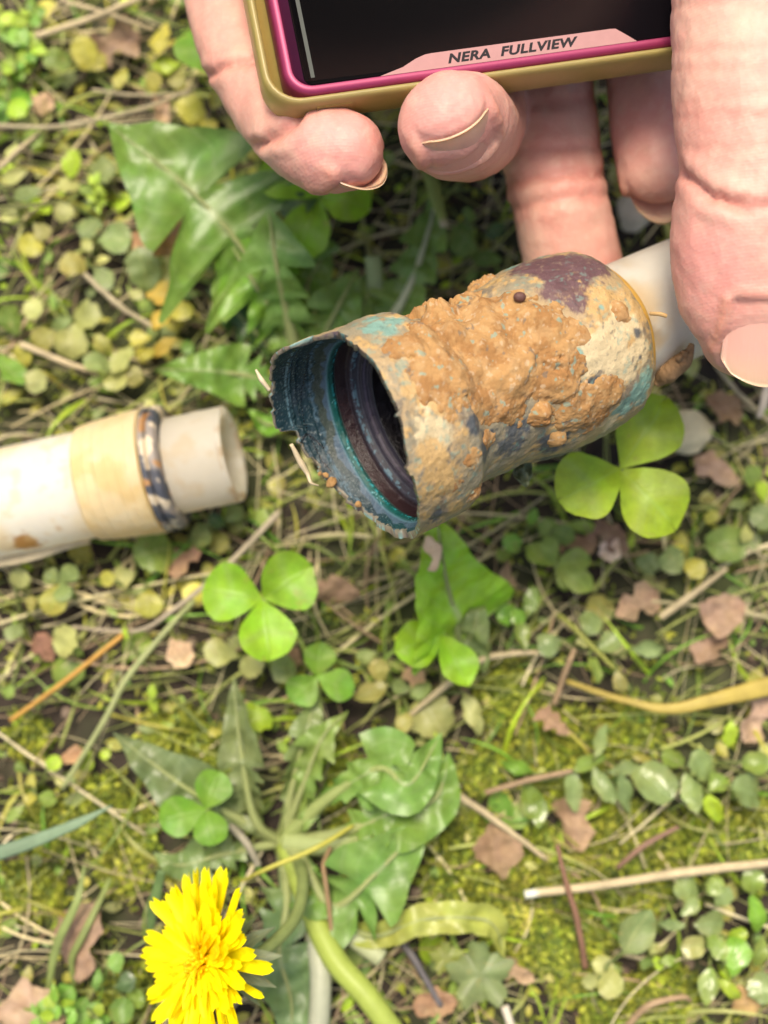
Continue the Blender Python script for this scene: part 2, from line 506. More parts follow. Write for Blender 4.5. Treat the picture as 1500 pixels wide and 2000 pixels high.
PAINT = [  # colour, centre px, radius px
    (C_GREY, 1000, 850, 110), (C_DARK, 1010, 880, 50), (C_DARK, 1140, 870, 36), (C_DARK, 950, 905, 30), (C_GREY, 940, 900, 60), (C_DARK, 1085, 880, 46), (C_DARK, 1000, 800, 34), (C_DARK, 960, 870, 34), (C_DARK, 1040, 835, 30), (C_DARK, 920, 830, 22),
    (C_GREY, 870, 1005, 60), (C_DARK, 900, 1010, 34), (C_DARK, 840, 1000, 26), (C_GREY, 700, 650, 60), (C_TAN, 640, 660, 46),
    (C_YEL, 1170, 590, 52), (C_YEL, 1210, 560, 46), (C_YEL, 1140, 575, 30), (C_YEL, 1250, 600, 40), (C_TAN, 1200, 540, 32),
    (C_CREAM, 1185, 680, 58), (C_CREAM, 1225, 630, 42), (C_CREAM, 1150, 710, 40), (C_CREAM, 1215, 720, 46), (C_CREAM, 1250, 690, 34), (C_YEL, 1230, 600, 22),
    (C_TAN, 1080, 600, 60), (C_TAN, 1090, 640, 40), (C_CREAM, 840, 845, 44), (C_CREAM, 825, 800, 26), (C_YEL, 850, 930, 50), (C_YEL, 835, 885, 34), (C_YEL, 880, 980, 24),
    (C_TEAL, 1255, 770, 36), (C_TEAL, 1268, 740, 26), (C_TEAL, 1220, 800, 30), (C_TEAL, 745, 655, 34), (C_TEAL, 770, 640, 26), (C_TEAL, 725, 640, 24), (C_TEAL, 860, 770, 20), (C_TEAL, 835, 800, 18),
    (C_TEAL, 880, 690, 12), (C_TEAL, 808, 655, 14), (C_TEAL, 1130, 690, 14), (C_TEAL, 1175, 600, 8), (C_TEAL, 1000, 520, 18), (C_TEAL, 940, 525, 12), (C_TEAL, 965, 700, 7),
    (C_DARK, 1095, 665, 26), (C_DARK, 1112, 690, 18), (C_DARK, 1162, 748, 20), (C_DARK, 1252, 650, 14), (C_DARK, 1256, 700, 12), (C_DARK, 1060, 790, 14), (C_DARK, 1042, 742, 8),
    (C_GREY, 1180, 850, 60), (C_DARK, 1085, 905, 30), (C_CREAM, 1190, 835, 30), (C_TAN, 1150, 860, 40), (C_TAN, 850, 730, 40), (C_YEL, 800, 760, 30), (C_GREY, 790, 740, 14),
    (C_PURP, 1095, 518, 80), (C_PURP, 1095, 518, 76), (C_PURP, 1045, 516, 60), (C_PURP, 1105, 560, 50), (C_PURP, 1155, 512, 46), (C_PURP, 1125, 592, 26)]
def fit_colour(V):
    nz = fbm(V, 0.35, 4, 3.3); n2 = fbm(V, 1.1, 3, 7.7); n3 = fbm(V, 0.13, 3, 1.9)
    c = C_TAN[None] * np.ones((len(V), 1))
    k = smooth(-0.15, 0.45, n3 + 0.5 * n2)[:, None]; c = c * (1 - k) + C_GREY * k
    k = smooth(0.25, 0.5, nz)[:, None]; c = c * (1 - k) + C_YEL * k
    k = smooth(0.3, 0.5, -n3 - 0.3 * nz)[:, None] * 0.55; c = c * (1 - k) + C_DARK * k
    for cc, px, py, r in PAINT:
        q = surf_hit(px, py); rm = r / 11.2
        d = np.linalg.norm(V - q, axis=1) / rm + 0.38 * nz + 0.22 * n2
        k = smooth(1.08, 0.72, d)[:, None] * 0.93
        c = c * (1 - k) + cc * k
    k = (smooth(0.5, 0.66, n2 + 0.2 * nz) * 0.4)[:, None]; c = c * (1 - k) + C_DARK * k
    k = (smooth(0.5, 0.66, -n2) * 0.22)[:, None]; c = c * (1 - k) + C_CREAM * k
    k = (smooth(0.5, 0.62, fbm(V, 0.5, 3, 21.0) + 0.3 * n2) * 0.4)[:, None]; c = c * (1 - k) + C_TEAL * k
    return c
def clay_height(V):
    nz = fbm(V, 0.22, 4, 11.3); nl = fbm(V, 0.2, 2, 11.3); h = np.zeros(len(V)); w = np.zeros(len(V))
    for px, py, r, a in CLAY:
        q = surf_hit(px, py, 17.0); rm = r / 11.0
        d = np.linalg.norm(V - q, axis=1) / rm + 0.42 * nz + 0.2 * fbm(V, 0.8, 2, 4.0)
        dl = np.linalg.norm(V - q, axis=1) / rm + 0.3 * nl
        h = np.maximum(h, smooth(1.15, 0.2, dl) * a); w = np.maximum(w, smooth(1.05, 0.6, d))
    return h, w
fit = thing("pipe_fitting", FA + FX * 30, "broken corroded coupling caked in orange clay, held by the fingers on its white pipe stub", "pipe coupling")
def make_fitting():
    nth, ns = 420, 230
    th = np.linspace(0, 2 * math.pi, nth, endpoint=False)
    so = np.linspace(-2, 59.6, ns); so = np.concatenate([so[:-12], np.linspace(so[-13], 59.6, 20)[1:]])
    S, TH = np.meshgrid(so, th, indexing='ij')
    R = rim(TH)
    S2 = np.where(S < 10, R + (S + 2) / 12 * (10 - R), S)
    ro = np.interp(S2, OUT_S, OUT_R)
    V0 = fit_pt(S2, TH, ro).reshape(-1, 3)
    n = fbm(V0, 0.12, 3, 0.7) * 0.35 + fbm(V0, 0.6, 3, 5.5) * 0.13
    Vo = fit_pt(S2, TH, ro + n.reshape(S2.shape)).reshape(-1, 3)
    co = fit_colour(V0)
    # bore
    si = np.unique(np.concatenate([np.linspace(-2, 20, 110), np.linspace(20, 40, 12), IN_S[(IN_S > -2)]]))
    S, TH = np.meshgrid(si, th, indexing='ij')
    R = rim(TH)
    S3 = np.where(S < 8, R + (S + 2) / 10 * (8 - R), S)
    ri = np.interp(S3, IN_S, IN_R) - 0.22 * (np.abs(S3 - 1.3) < .35) - 0.16 * (np.abs(S3 - 2.6) < .25) + .18 * (np.abs(S3 - 5.4) < .2)
    V1 = fit_pt(S3, TH, ri).reshape(-1, 3)
    nn = fbm(V1, 0.5, 3, 2.9)
    Vi = fit_pt(S3, TH, ri + 0.07 * nn.reshape(S3.shape)).reshape(-1, 3)
    s = S3.ravel(); dg = np.degrees(TH).ravel() % 360
    w1 = fbm(V1, 0.22, 4, 6.1); w2 = fbm(V1, 1.3, 3, 1.1); w3 = fbm(V1, 3.0, 2, 9.1)
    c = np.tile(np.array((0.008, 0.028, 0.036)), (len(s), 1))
    def put(k, cc):
        nonlocal c
        k = np.clip(k, 0, 1)[:, None]; c = c * (1 - k) + np.array(cc) * k
    put(smooth(-0.1, 0.5, w1) * 0.5, (0.028, 0.040, 0.055))
    put(smooth(220, 260, dg) * (s < 10) * 0.75, (0.008, 0.055, 0.055))
    put(smooth(0.35, 0.6, w3) * (s < 9) * 0.3, (0.22, 0.28, 0.27))
    e = s + 1.0 * w1
    put(smooth(5.0, 5.3, e) * smooth(6.2, 5.6, e) * 0.7 * smooth(-.4, .1, w2 + .4 * w1), (0.07, 0.13, 0.17))
    put(smooth(5.8, 6.2, e) * smooth(7.9, 7.4, e) * 0.75 * smooth(210, 170, dg), (0.045, 0.055, 0.035))
    put(smooth(7.4, 7.7, e) * smooth(8.6, 8.3, s) * 0.8, (0.06, 0.10, 0.14))
    for q in (0.9, 1.5):
        put(smooth(0.22, 0.06, np.abs(s - q - 0.15 * w1)) * 0.6 * smooth(0.1, 0.3, w2 + 0.35), (0.14, 0.26, 0.30))
    k = smooth(8.3, 8.5, s) * smooth(9.9, 9.7, s)
    put(k, (0.006, 0.075, 0.065)); put(k * smooth(0.0, 0.35, w2 + 0.5 * w1) * smooth(9.1, 9.5, s), (0.03, 0.30, 0.34)); put(k * smooth(0.45, 0.6, w3) * smooth(.1, .3, w1), (0.2, 0.45, 0.48)); put(smooth(8.15, 8.3, s) * smooth(8.55, 8.4, s) * .7, (0.08, 0.17, 0.20))
    put(smooth(9.7, 9.9, s) * smooth(10.3, 10.1, s), (0.03, 0.08, 0.075))
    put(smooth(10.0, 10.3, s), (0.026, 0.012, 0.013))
    put(smooth(12.5, 12.7, s) * smooth(14.1, 13.9, s), (0.05, 0.048, 0.06))
    put(smooth(12.6, 12.8, s) * smooth(13.6, 13.3, s) * smooth(-0.1, 0.3, w2 + w1), (0.11, 0.19, 0.23))
    put(smooth(14.0, 14.2, s) * smooth(15.6, 15.4, s), (0.035, 0.026, 0.036)); put(smooth(14.4, 14.6, s) * smooth(15.0, 14.8, s) * 0.45, (0.16, 0.13, 0.18))
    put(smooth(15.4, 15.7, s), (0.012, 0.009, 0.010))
    # hairline cracks in the bore wall
    for pts in ([(96, 4.2), (120, 5.0), (150, 3.4), (178, 3.9), (190, 4.6)], [(166, -1.0), (168, 1.4), (165, 3.2), (176, 5.3)]):
        a = catmull(np.array(pts, float), 60)
        d = np.min(np.hypot((dg[:, None] - a[None, :, 0]) * 0.30, s[:, None] - a[None, :, 1] - 0.2 * w2[:, None]), axis=1) if True else 0
        put(smooth(0.24, 0.08, d), (0.004, 0.003, 0.004))
    # clay dust on the broken edge
    r_ = rim(TH).ravel()
    put(smooth(0.35, 0.05, s - r_ + 0.4 * w2) * 0.6, (0.30, 0.24, 0.15))
    no = len(Vo)
    a = np.arange(nth)
    Fb = gridf(len(si), nth, True)[:, ::-1]
    body = mk("body", Vo, gridf(len(so), nth, True), M_METAL, fit, colr=co)
    # the rim and bore, with the broken edge closing the wall
    rimq = np.stack([a, (a + 1) % nth, (a + 1) % nth + nth, a + nth], 1)
    Vr = np.concatenate([Vo[:nth], Vi])
    Fr = np.concatenate([rimq, Fb + nth])
    end = [list(range(nth + (len(si) - 1) * nth, nth + len(si) * nth))]
    er = np.tile(np.array((0.24, 0.19, 0.14)), (nth, 1)); q = fbm(Vo[:nth], 0.8, 3, 3.0)
    er = np.where((q > 0.2)[:, None], np.array((0.16, 0.10, 0.11)), er); er = er * .8; er = np.where((q < -0.25)[:, None], np.array((0.2, 0.36, 0.33)), er)
    mk("bore", Vr, Fr.tolist() + end, M_BORE, fit, colr=np.concatenate([er, c]))
    # clay crust over the waist
    sc_ = np.linspace(6.5, 58, 300); tc_ = np.linspace(-1.75, 2.05, 430)
    S, TH = np.meshgrid(sc_, tc_, indexing='ij')
    ro = np.interp(S, OUT_S, OUT_R)
    V0 = fit_pt(S, TH, ro).reshape(-1, 3)
    h, w = clay_height(V0)
    l1 = fbm(V0, 0.26, 2, 14.0); l2 = np.abs(perlin(V0 * .55 + .22 * perlin(V0 * .8)[:, None] + 3.0)); l3 = fbm(V0, 2.2, 3, 6.0); l4 = np.abs(perlin(V0 * 1.45 + 16.0))
    pits = smooth(0.34, 0.6, fbm(V0, 0.9, 2, 41.0)) * 0.7
    ro_ = np.zeros(len(V0))
    for px, py, r in ((850, 600, 75), (920, 560, 55), (1065, 830, 45), (1085, 710, 30)):
        ro_ = np.maximum(ro_, smooth(1.2, .3, np.linalg.norm(V0 - surf_hit(px, py, 17), axis=1) / (r / 11)))
    rg = 0.10 + 0.85 * ro_
    hh = h * (0.72 + 0.5 * l1) + w * rg * (1.25 * l2 + 0.08 * l3 + 0.3 * l4 - .8 * pits - 0.3) + w * (.05 * l3 + .07 * l4) - 0.25 + 0.35 * w
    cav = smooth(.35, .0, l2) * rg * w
    hh = np.where(w > 0.02, hh, -0.4)
    V = fit_pt(S, TH, ro + hh.reshape(S.shape)).reshape(-1, 3)
    t = smooth(-0.3, 0.4, fbm(V0, 0.2, 4, 2.0) + 0.3 * l3)[:, None]
    cc = C_CLAY * (1 - t) + C_CLAY2 * t
    t = (smooth(0.1, 0.5, fbm(V0, 0.4, 4, 52.0)) * 0.35)[:, None]; cc = cc * (1 - t) + np.array((0.43, 0.29, 0.14)) * t
    t = (smooth(0.45, 0.6, fbm(V0, 1.2, 2, 60.0)) * 0.4)[:, None]; cc = cc * (1 - t) + np.array((0.46, 0.38, 0.26)) * t
    t = (smooth(0.62, 0.72, fbm(V0, 0.5, 3, 70.0)) * 0.6)[:, None]; cc = cc * (1 - t) + np.array((0.10, 0.10, 0.09)) * t
    t = (smooth(0.58, 0.7, fbm(V0, 0.6, 3, 80.0)) * 0.6)[:, None]; cc = cc * (1 - t) + C_TEAL * t
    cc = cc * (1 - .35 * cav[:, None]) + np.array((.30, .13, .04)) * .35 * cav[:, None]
    Fq = gridf(len(sc_), len(tc_))
    keep = (hh[Fq].max(1) > -0.15)
    used, inv = np.unique(Fq[keep], return_inverse=True)
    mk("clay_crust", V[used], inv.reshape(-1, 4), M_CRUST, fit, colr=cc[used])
    # clods and pebbles set in the clay and along the torn lower edge
    clods = [(905, 960, .8, 18.6), (648, 942, 1.0, 0), (636, 928, .5, 0), (625, 925, .4, 0), (700, 985, .6, 0)]
    for px, py, r, rr in clods:
        q = surf_hit(px, py, rr) if rr else None
        if q is None:
            d = unit(ray(px, py)); w_ = CAM - FA
            dp = d - FX * np.dot(d, FX); wp = w_ - FX * np.dot(w_, FX)
            a_, b_, c_ = dp @ dp, 2 * dp @ wp, wp @ wp - 17.3 ** 2
            tt = (-b_ + math.sqrt(max(b_ * b_ - 4 * a_ * c_, 0))) / (2 * a_)
            q = CAM + d * tt
        sp = sphere(r, 28, 18); sp = sp + sp / r * (r * (0.35 * fbm(sp + q, 0.9 / r, 3, 2.0)))[:, None]
        mk("clay_clod", sp + q, sphere_f(28, 18), M_CRUST, fit, colr=C_CLAY * (0.9 + 0.2 * random.random()))
    q = surf_hit(1015, 580, 18.6)
    sp = sphere(1.0, 20, 12) * np.array([1.1, .9, .8])
    mk("pebble", sp + q, sphere_f(20, 12), M_METAL, fit, colr=np.array((0.10, 0.045, 0.035)))
    # white pipe stub and its yellow seal
    a = np.linspace(0, 2 * math.pi, 96, endpoint=False)
    prof = [(54, 13.4), (59.2, 13.7), (60.4, 13.6), (60.9, 13.0), (60.9, 11.5)]
    S = np.array([p[0] for p in prof])[:, None] + 0 * a; R = np.array([p[1] for p in prof])[:, None] + 0.15 * np.sin(5 * a + 1) + 0 * S
    mk("seal_ring", fit_pt(S, a + 0 * S, R).reshape(-1, 3), gridf(len(prof), 96, True), M_PIPE, fit, colr=np.array((0.72, 0.43, 0.10)))
    s_ = np.concatenate([np.linspace(44, 130, 60)]); S = s_[:, None] + 0 * a; R = 11.7 + 0 * S
    S = np.concatenate([S, [S[-1], S[-1] * 0 + 60]]); R = np.concatenate([R, [R[-1] * 0 + 8.6, R[-1] * 0 + 8.6]])
    V = fit_pt(S, a + 0 * S, R).reshape(-1, 3)
    k = (smooth(70, 61, S.ravel()) * smooth(-0.3, 0.5, fbm(V, 0.15, 3, 3.0) + 0.2))[:, None] * 0.75
    cc = np.array((0.74, 0.71, 0.62)) * (1 - k) + np.array((0.66, 0.47, 0.22)) * k
    mk("pipe_stub", V, gridf(len(S), 96, True), M_PIPE, fit, colr=cc)
def sphere(r, m, n):
    t = np.linspace(0.0, math.pi, n)[:, None]; a = np.linspace(0, 2 * math.pi, m, endpoint=False)[None]
    return np.stack([r * np.sin(t) * np.cos(a), r * np.sin(t) * np.sin(a), r * np.cos(t) + 0 * a], -1).reshape(-1, 3)
def sphere_f(m, n):
    return gridf(n, m, True)
make_fitting()

# ------------------------------------------------------------------ loose white pipe on the ground
def make_pipe():
    A, B = P(0, 982, 15), P(455, 886, 23)
    X = unit(B - A); L = float(np.linalg.norm(B - A))
    E1 = unit(np.array([0, 0, 1.0]) - X * X[2]); E2 = np.cross(X, E1)
    root = thing("plastic_pipe", A + X * L * 0.5 - E1 * 12, "loose white plastic pipe with yellowed tape band and dark grip ring, lying on the weeds", "pipe")
    def pt(s, th, r):
        s, th, r = np.broadcast_arrays(s, th, r)
        return (A + s[..., None] * X + (r * np.cos(th))[..., None] * E1 + (r * np.sin(th))[..., None] * E2)
    a = np.linspace(0, 2 * math.pi, 160, endpoint=False)
    def lathe(name, prof, mat, colf, nz=0.0, tilt=0.0):
        pr = np.array(prof, float)
        t = np.concatenate([[0], np.cumsum(np.hypot(np.diff(pr[:, 0]), np.diff(pr[:, 1])))])
        tt = np.unique(np.concatenate([t, np.linspace(0, t[-1], int(t[-1] / 0.6) + 2)]))
        S = np.interp(tt, t, pr[:, 0])[:, None] + tilt * np.cos(a)[None]; R = np.interp(tt, t, pr[:, 1])[:, None] + 0 * a
        V = pt(S, a + 0 * S, R).reshape(-1, 3)
        if nz: V = pt(S, a + 0 * S, R + nz * fbm(V, 0.3, 3, 4.4).reshape(S.shape)).reshape(-1, 3)
        return mk(name, V, gridf(len(tt), 160, True), mat, root, colr=colf(V, S.ravel()))
    def white(V, s):
        c = np.tile(np.array((0.86, 0.83, 0.72)), (len(V), 1))
        k = (smooth(-0.1, 0.5, fbm(V, 0.07, 3, 8.0)) * 0.5)[:, None]; c = c * (1 - k) + np.array((0.84, 0.70, 0.42)) * k
        d = np.linalg.norm(V - P(52, 1046, 20), axis=1) / 3.9 + 0.35 * fbm(V, 0.5, 3, 2.0)
        k = smooth(1.05, 0.75, d)[:, None]; c = c * (1 - k) + np.array((0.50, 0.27, 0.09)) * k
        d = np.linalg.norm(V - P(113, 1026, 24), axis=1) / 1.2 + 0.4 * fbm(V, 0.9, 2, 2.0)
        k = smooth(1.0, 0.7, d)[:, None] * 0.6; c = c * (1 - k) + np.array((0.6, 0.4, 0.18)) * k
        k = (smooth(0.3, 0.6, fbm(V, 0.25, 3, 28.0)) * 0.35)[:, None]; c = c * (1 - k) + np.array((0.74, 0.56, 0.28)) * k
        return c
    g = L / 462.0                                            # mm along the axis per photograph pixel
    lathe("pipe", [(-110, 11.9), (225 * g, 11.9)], M_PIPE, white)
    def tape(V, s):
        c = np.tile(np.array((0.84, 0.70, 0.42)), (len(V), 1))
        k = (smooth(-0.1, 0.5, fbm(V, 0.12, 3, 5.0)))[:, None] * 0.6; c = c * (1 - k) + np.array((0.76, 0.55, 0.22)) * k
        k = (smooth(0.25, 0.6, fbm(V, 0.2, 3, 15.0)))[:, None] * 0.5; c = c * (1 - k) + np.array((0.82, 0.74, 0.52)) * k
        return c
    p0, p1 = 180 * g, 312 * g
    prof = [(p0, 11.95), (p0 + .6, 12.8)]
    for k in range(1, 6):                                    # overlapping wraps of tape
        q = p0 + .6 + (p1 - p0 - 1.2) * k / 6
        prof += [(q, 12.85 + .16 * k), (q + .15, 12.98 + .16 * k)]
    prof += [(p1 - .4, 13.9), (p1, 12.0)]
    lathe("tape_band", prof, M_PIPE, tape, 0.12, 0.5)
    def ring(V, s):
        c = np.tile(np.array((0.24, 0.21, 0.18)), (len(V), 1))
        n1 = fbm(V * np.array([.5, .5, .5]), 0.22, 2, 1.0); n2 = fbm(V, 0.28, 2, 12.0)
        k = smooth(-0.25, -0.05, n1)[:, None]; c = c * (1 - k) + np.array((0.055, 0.06, 0.075)) * k
        k = smooth(0.2, 0.4, n2)[:, None]; c = c * (1 - k) + np.array((0.55, 0.46, 0.32)) * k
        k = smooth(0.4, 0.55, -n2)[:, None]; c = c * (1 - k) + np.array((0.36, 0.19, 0.07)) * k
        return c
    lathe("backing_ring", [(p1 - .1, 12.2), (p1 + .3, 13.8), (p1 + 1.5, 13.9), (p1 + 1.9, 12.8)], M_METAL, ring, 0.12, 0.5)
    lathe("grip_ring", [(p1 + 1.7, 11.0), (p1 + 1.9, 13.2), (p1 + 2.6, 13.8), (p1 + 3.8, 13.6), (p1 + 4.4, 12.6), (p1 + 4.4, 10.0)], M_METAL, ring, 0.15, 0.3)
    def ins(V, s):
        c = np.tile(np.array((0.84, 0.80, 0.70)), (len(V), 1))
        k = (smooth(0.0, 0.5, fbm(V, 0.15, 3, 33.0)))[:, None] * 0.4; c = c * (1 - k) + np.array((0.74, 0.58, 0.34)) * k
        k = (smooth(L - 1.2, L - .4, s) * smooth(-.1, .3, fbm(V, .3, 2, 6.0)))[:, None] * .5; c = c * (1 - k) + np.array((.55, .36, .16)) * k
        return c
    lathe("insert_sleeve", [(p1 + 2, 10.6), (L - .35, 10.6), (L, 10.4), (L + .1, 10.1), (L + .05, 9.2), (L - .5, 8.9), (L - 4, 8.5), (L - 4.4, 8.0), (L - 30, 8.0)], M_SLEEVE, ins, 0.05)
make_pipe()

# ------------------------------------------------------------------ smartphone
def simple(name, colr, rough=0.4, metal=0.0, trans=0.0, spec=0.5, alpha=1.0):
    m, n, l, b = nt(name)
    f = noise(n, l, 500.0, 4)
    l.new(mix(n, l, 1.0, colr, math_(n, l, 'MULTIPLY_ADD', f, 0.2, 0.9), 'MULTIPLY'), b.inputs['Base Color'])
    setp(b, Roughness=rough, Metallic=metal, Alpha=alpha)
    b.inputs['Transmission Weight'].default_value = trans
    b.inputs['Specular IOR Level'].default_value = spec
    return m
M_PINK = simple("pink metallic frame", (0.25, 0.024, 0.08), 0.42, 0.3)
M_SCREEN = simple("black screen glass", (0.010, 0.008, 0.010), 0.10, 0.0, 0.0, 0.16)
M_CASE = simple("yellowed clear case", (0.62, 0.50, 0.17), 0.36, 0.0, 0.6, 0.35)
M_FILM = simple("pinkish film strip", (0.34, 0.185, 0.175), 0.6, 0.0, 0.0, 0.12)
M_INK = simple("dark print", (0.02, 0.018, 0.02), 0.7, 0, 0, .1)
M_GREYB = simple("grey screen bar", (0.07, 0.075, 0.065), 0.6, 0, 0, .1)
PHW, PHL, PHT = 84.0, 156.0, 7.4
def make_phone():
    O = P(563, 191, 88.0)
    X = unit(P(1330, 85, 80.0) - O)
    y0 = P(554, 0, 88.0) - O
    Y = unit(y0 - X * np.dot(y0, X)); Z = np.cross(X, Y)
    root = thing("smartphone", O + X * PHW / 2 - Z * 10, "dark screened smartphone with magenta frame in a yellowed clear case, held in the hand", "smartphone")
    def W(p):
        p = np.asarray(p, float)
        return O + p[:, :1] * X + p[:, 1:2] * Y + p[:, 2:3] * Z
    def rr(x0, y0_, x1, y1, r, n=10, sh=0.0):
        x0 = x0 + sh
        out = []
        for cx, cy, a0 in ((x1 - r, y1 - r, 0), (x0 + r, y1 - r, 90), (x0 + r, y0_ + r, 180), (x1 - r, y0_ + r, 270)):
            for k in range(n):
                a = math.radians(a0 + 90 * k / (n - 1)); out.append((cx + r * math.cos(a), cy + r * math.sin(a)))
        return np.array(out)
    def loft(name, levels, mat, close=(True, True), r0=5.0, sh=0.0, **kw):
        rows = [np.column_stack([rr(-d, -d, PHW + d, PHL + d, max(r0 + d, .5), sh=sh), np.full(40, z)]) for d, z in levels]
        V = W(np.concatenate(rows)); Fc = gridf(len(rows), 40, True).tolist()
        if close[0]: Fc.append(list(range(40))[::-1])
        if close[1]: Fc.append(list(range((len(rows) - 1) * 40, len(rows) * 40)))
        return mk(name, V, Fc, mat, root, **kw)
    loft("frame", [(-1.0, -PHT), (-.2, -PHT + .3), (0, -PHT + 1.2), (0, -1.0), (-.25, -.35), (-.7, 0.0), (-1.5, .05), (-1.6, .0)], M_PINK)
    loft("screen", [(-1.55, -.5), (-1.55, -.02), (-1.75, .06)], M_SCREEN, r0=3.2, sh=1.7)
    loft("case", [(0.05, -PHT - .1), (0.05, -.9), (.15, -.45), (.5, -.1), (.8, -.1), (1.2, -.4), (1.4, -1.4), (1.4, -PHT), (1.0, -PHT - .7), (.2, -PHT - 1.0), (-2, -PHT - 1.1)], M_CASE, close=(True, True), r0=5.2, sh=-2.3)
    # the moulded notch block seen on the case wall
    bx = []
    for (x0, x1, y0b, y1b, z0, z1) in ((5.0, 11.5, -1.55, -1.2, -6.5, -2.2),):
        v = np.array([(x, y, z) for x in (x0, x1) for y in (y0b, y1b) for z in (z0, z1)])
        mk("button_guard", W(v), [[0, 1, 3, 2], [4, 6, 7, 5], [0, 4, 5, 1], [2, 3, 7, 6], [0, 2, 6, 4], [1, 5, 7, 3]], M_CASE, root, flat=True)
    # side bar at the left of the screen
    v = np.array([(4.6, 3.0, .08), (5.3, 3.0, .08), (5.3, PHL - 3, .08), (4.6, PHL - 3, .08)])
    mk("screen_bar", W(v), [[0, 1, 2, 3]], M_GREYB, root, flat=True)
    # printed film along the lower edge
    def loc(px, py):
        d = ray(px, py); t = np.dot(O - CAM, Z) / np.dot(d, Z); q = CAM + d * t - O
        return (np.dot(q, X), np.dot(q, Y))
    xl, xl2, xr2, xr = loc(742, 150)[0], loc(832, 116)[0], loc(1206, 74)[0], loc(1245, 86)[0]
    y0_, y1_ = 1.55, 1.55 + (loc(1000, 100)[1] - loc(1000, 128)[1]) * 1.12
    pts = [(xl, y0_), (xl + .5 * (xl2 - xl), y0_ + .38 * (y1_ - y0_)), (xl + .8 * (xl2 - xl), y0_ + .8 * (y1_ - y0_)), (xl2, y1_ - .08), (xl2 + 1.2, y1_), (xr2 - 1, y1_), (xr2, y1_ - .1), (xr2 + .5 * (xr - xr2), y1_ - .5 * (y1_ - y0_)), (xr, y0_)]
    v = np.array([(x, y, .10) for x, y in pts])
    film = mk("film_strip", W(v), [list(range(len(pts)))], M_FILM, root, flat=True)
    cu = bpy.data.curves.new("lettering", 'FONT')
    cu.body = "NERA  FULLVIEW"; cu.size = 1.0; cu.shear = 0.32; cu.offset = 0.04; cu.space_character = 1.08
    tmp = bpy.data.objects.new("lettering_tmp", cu); col.objects.link(tmp)
    bpy.context.view_layer.update()
    me = bpy.data.meshes.new_from_object(tmp.evaluated_get(bpy.context.evaluated_depsgraph_get()))
    bpy.data.objects.remove(tmp)
    T = np.array([v_.co[:] for v_ in me.vertices])
    ax, bx_ = loc(876, 128)[0], loc(1132, 90)[0]
    hgt = (y1_ - y0_) * 0.62
    T[:, 0] = ax + (T[:, 0] - T[:, 0].min()) / np.ptp(T[:, 0]) * (bx_ - ax)
    T[:, 1] = y0_ + .2 * (y1_ - y0_) + (T[:, 1] - T[:, 1].min()) / np.ptp(T[:, 1]) * hgt
    T[:, 2] = .13
    mk("lettering", W(T), [list(p.vertices) for p in me.polygons], M_INK, film, flat=True)
make_phone()
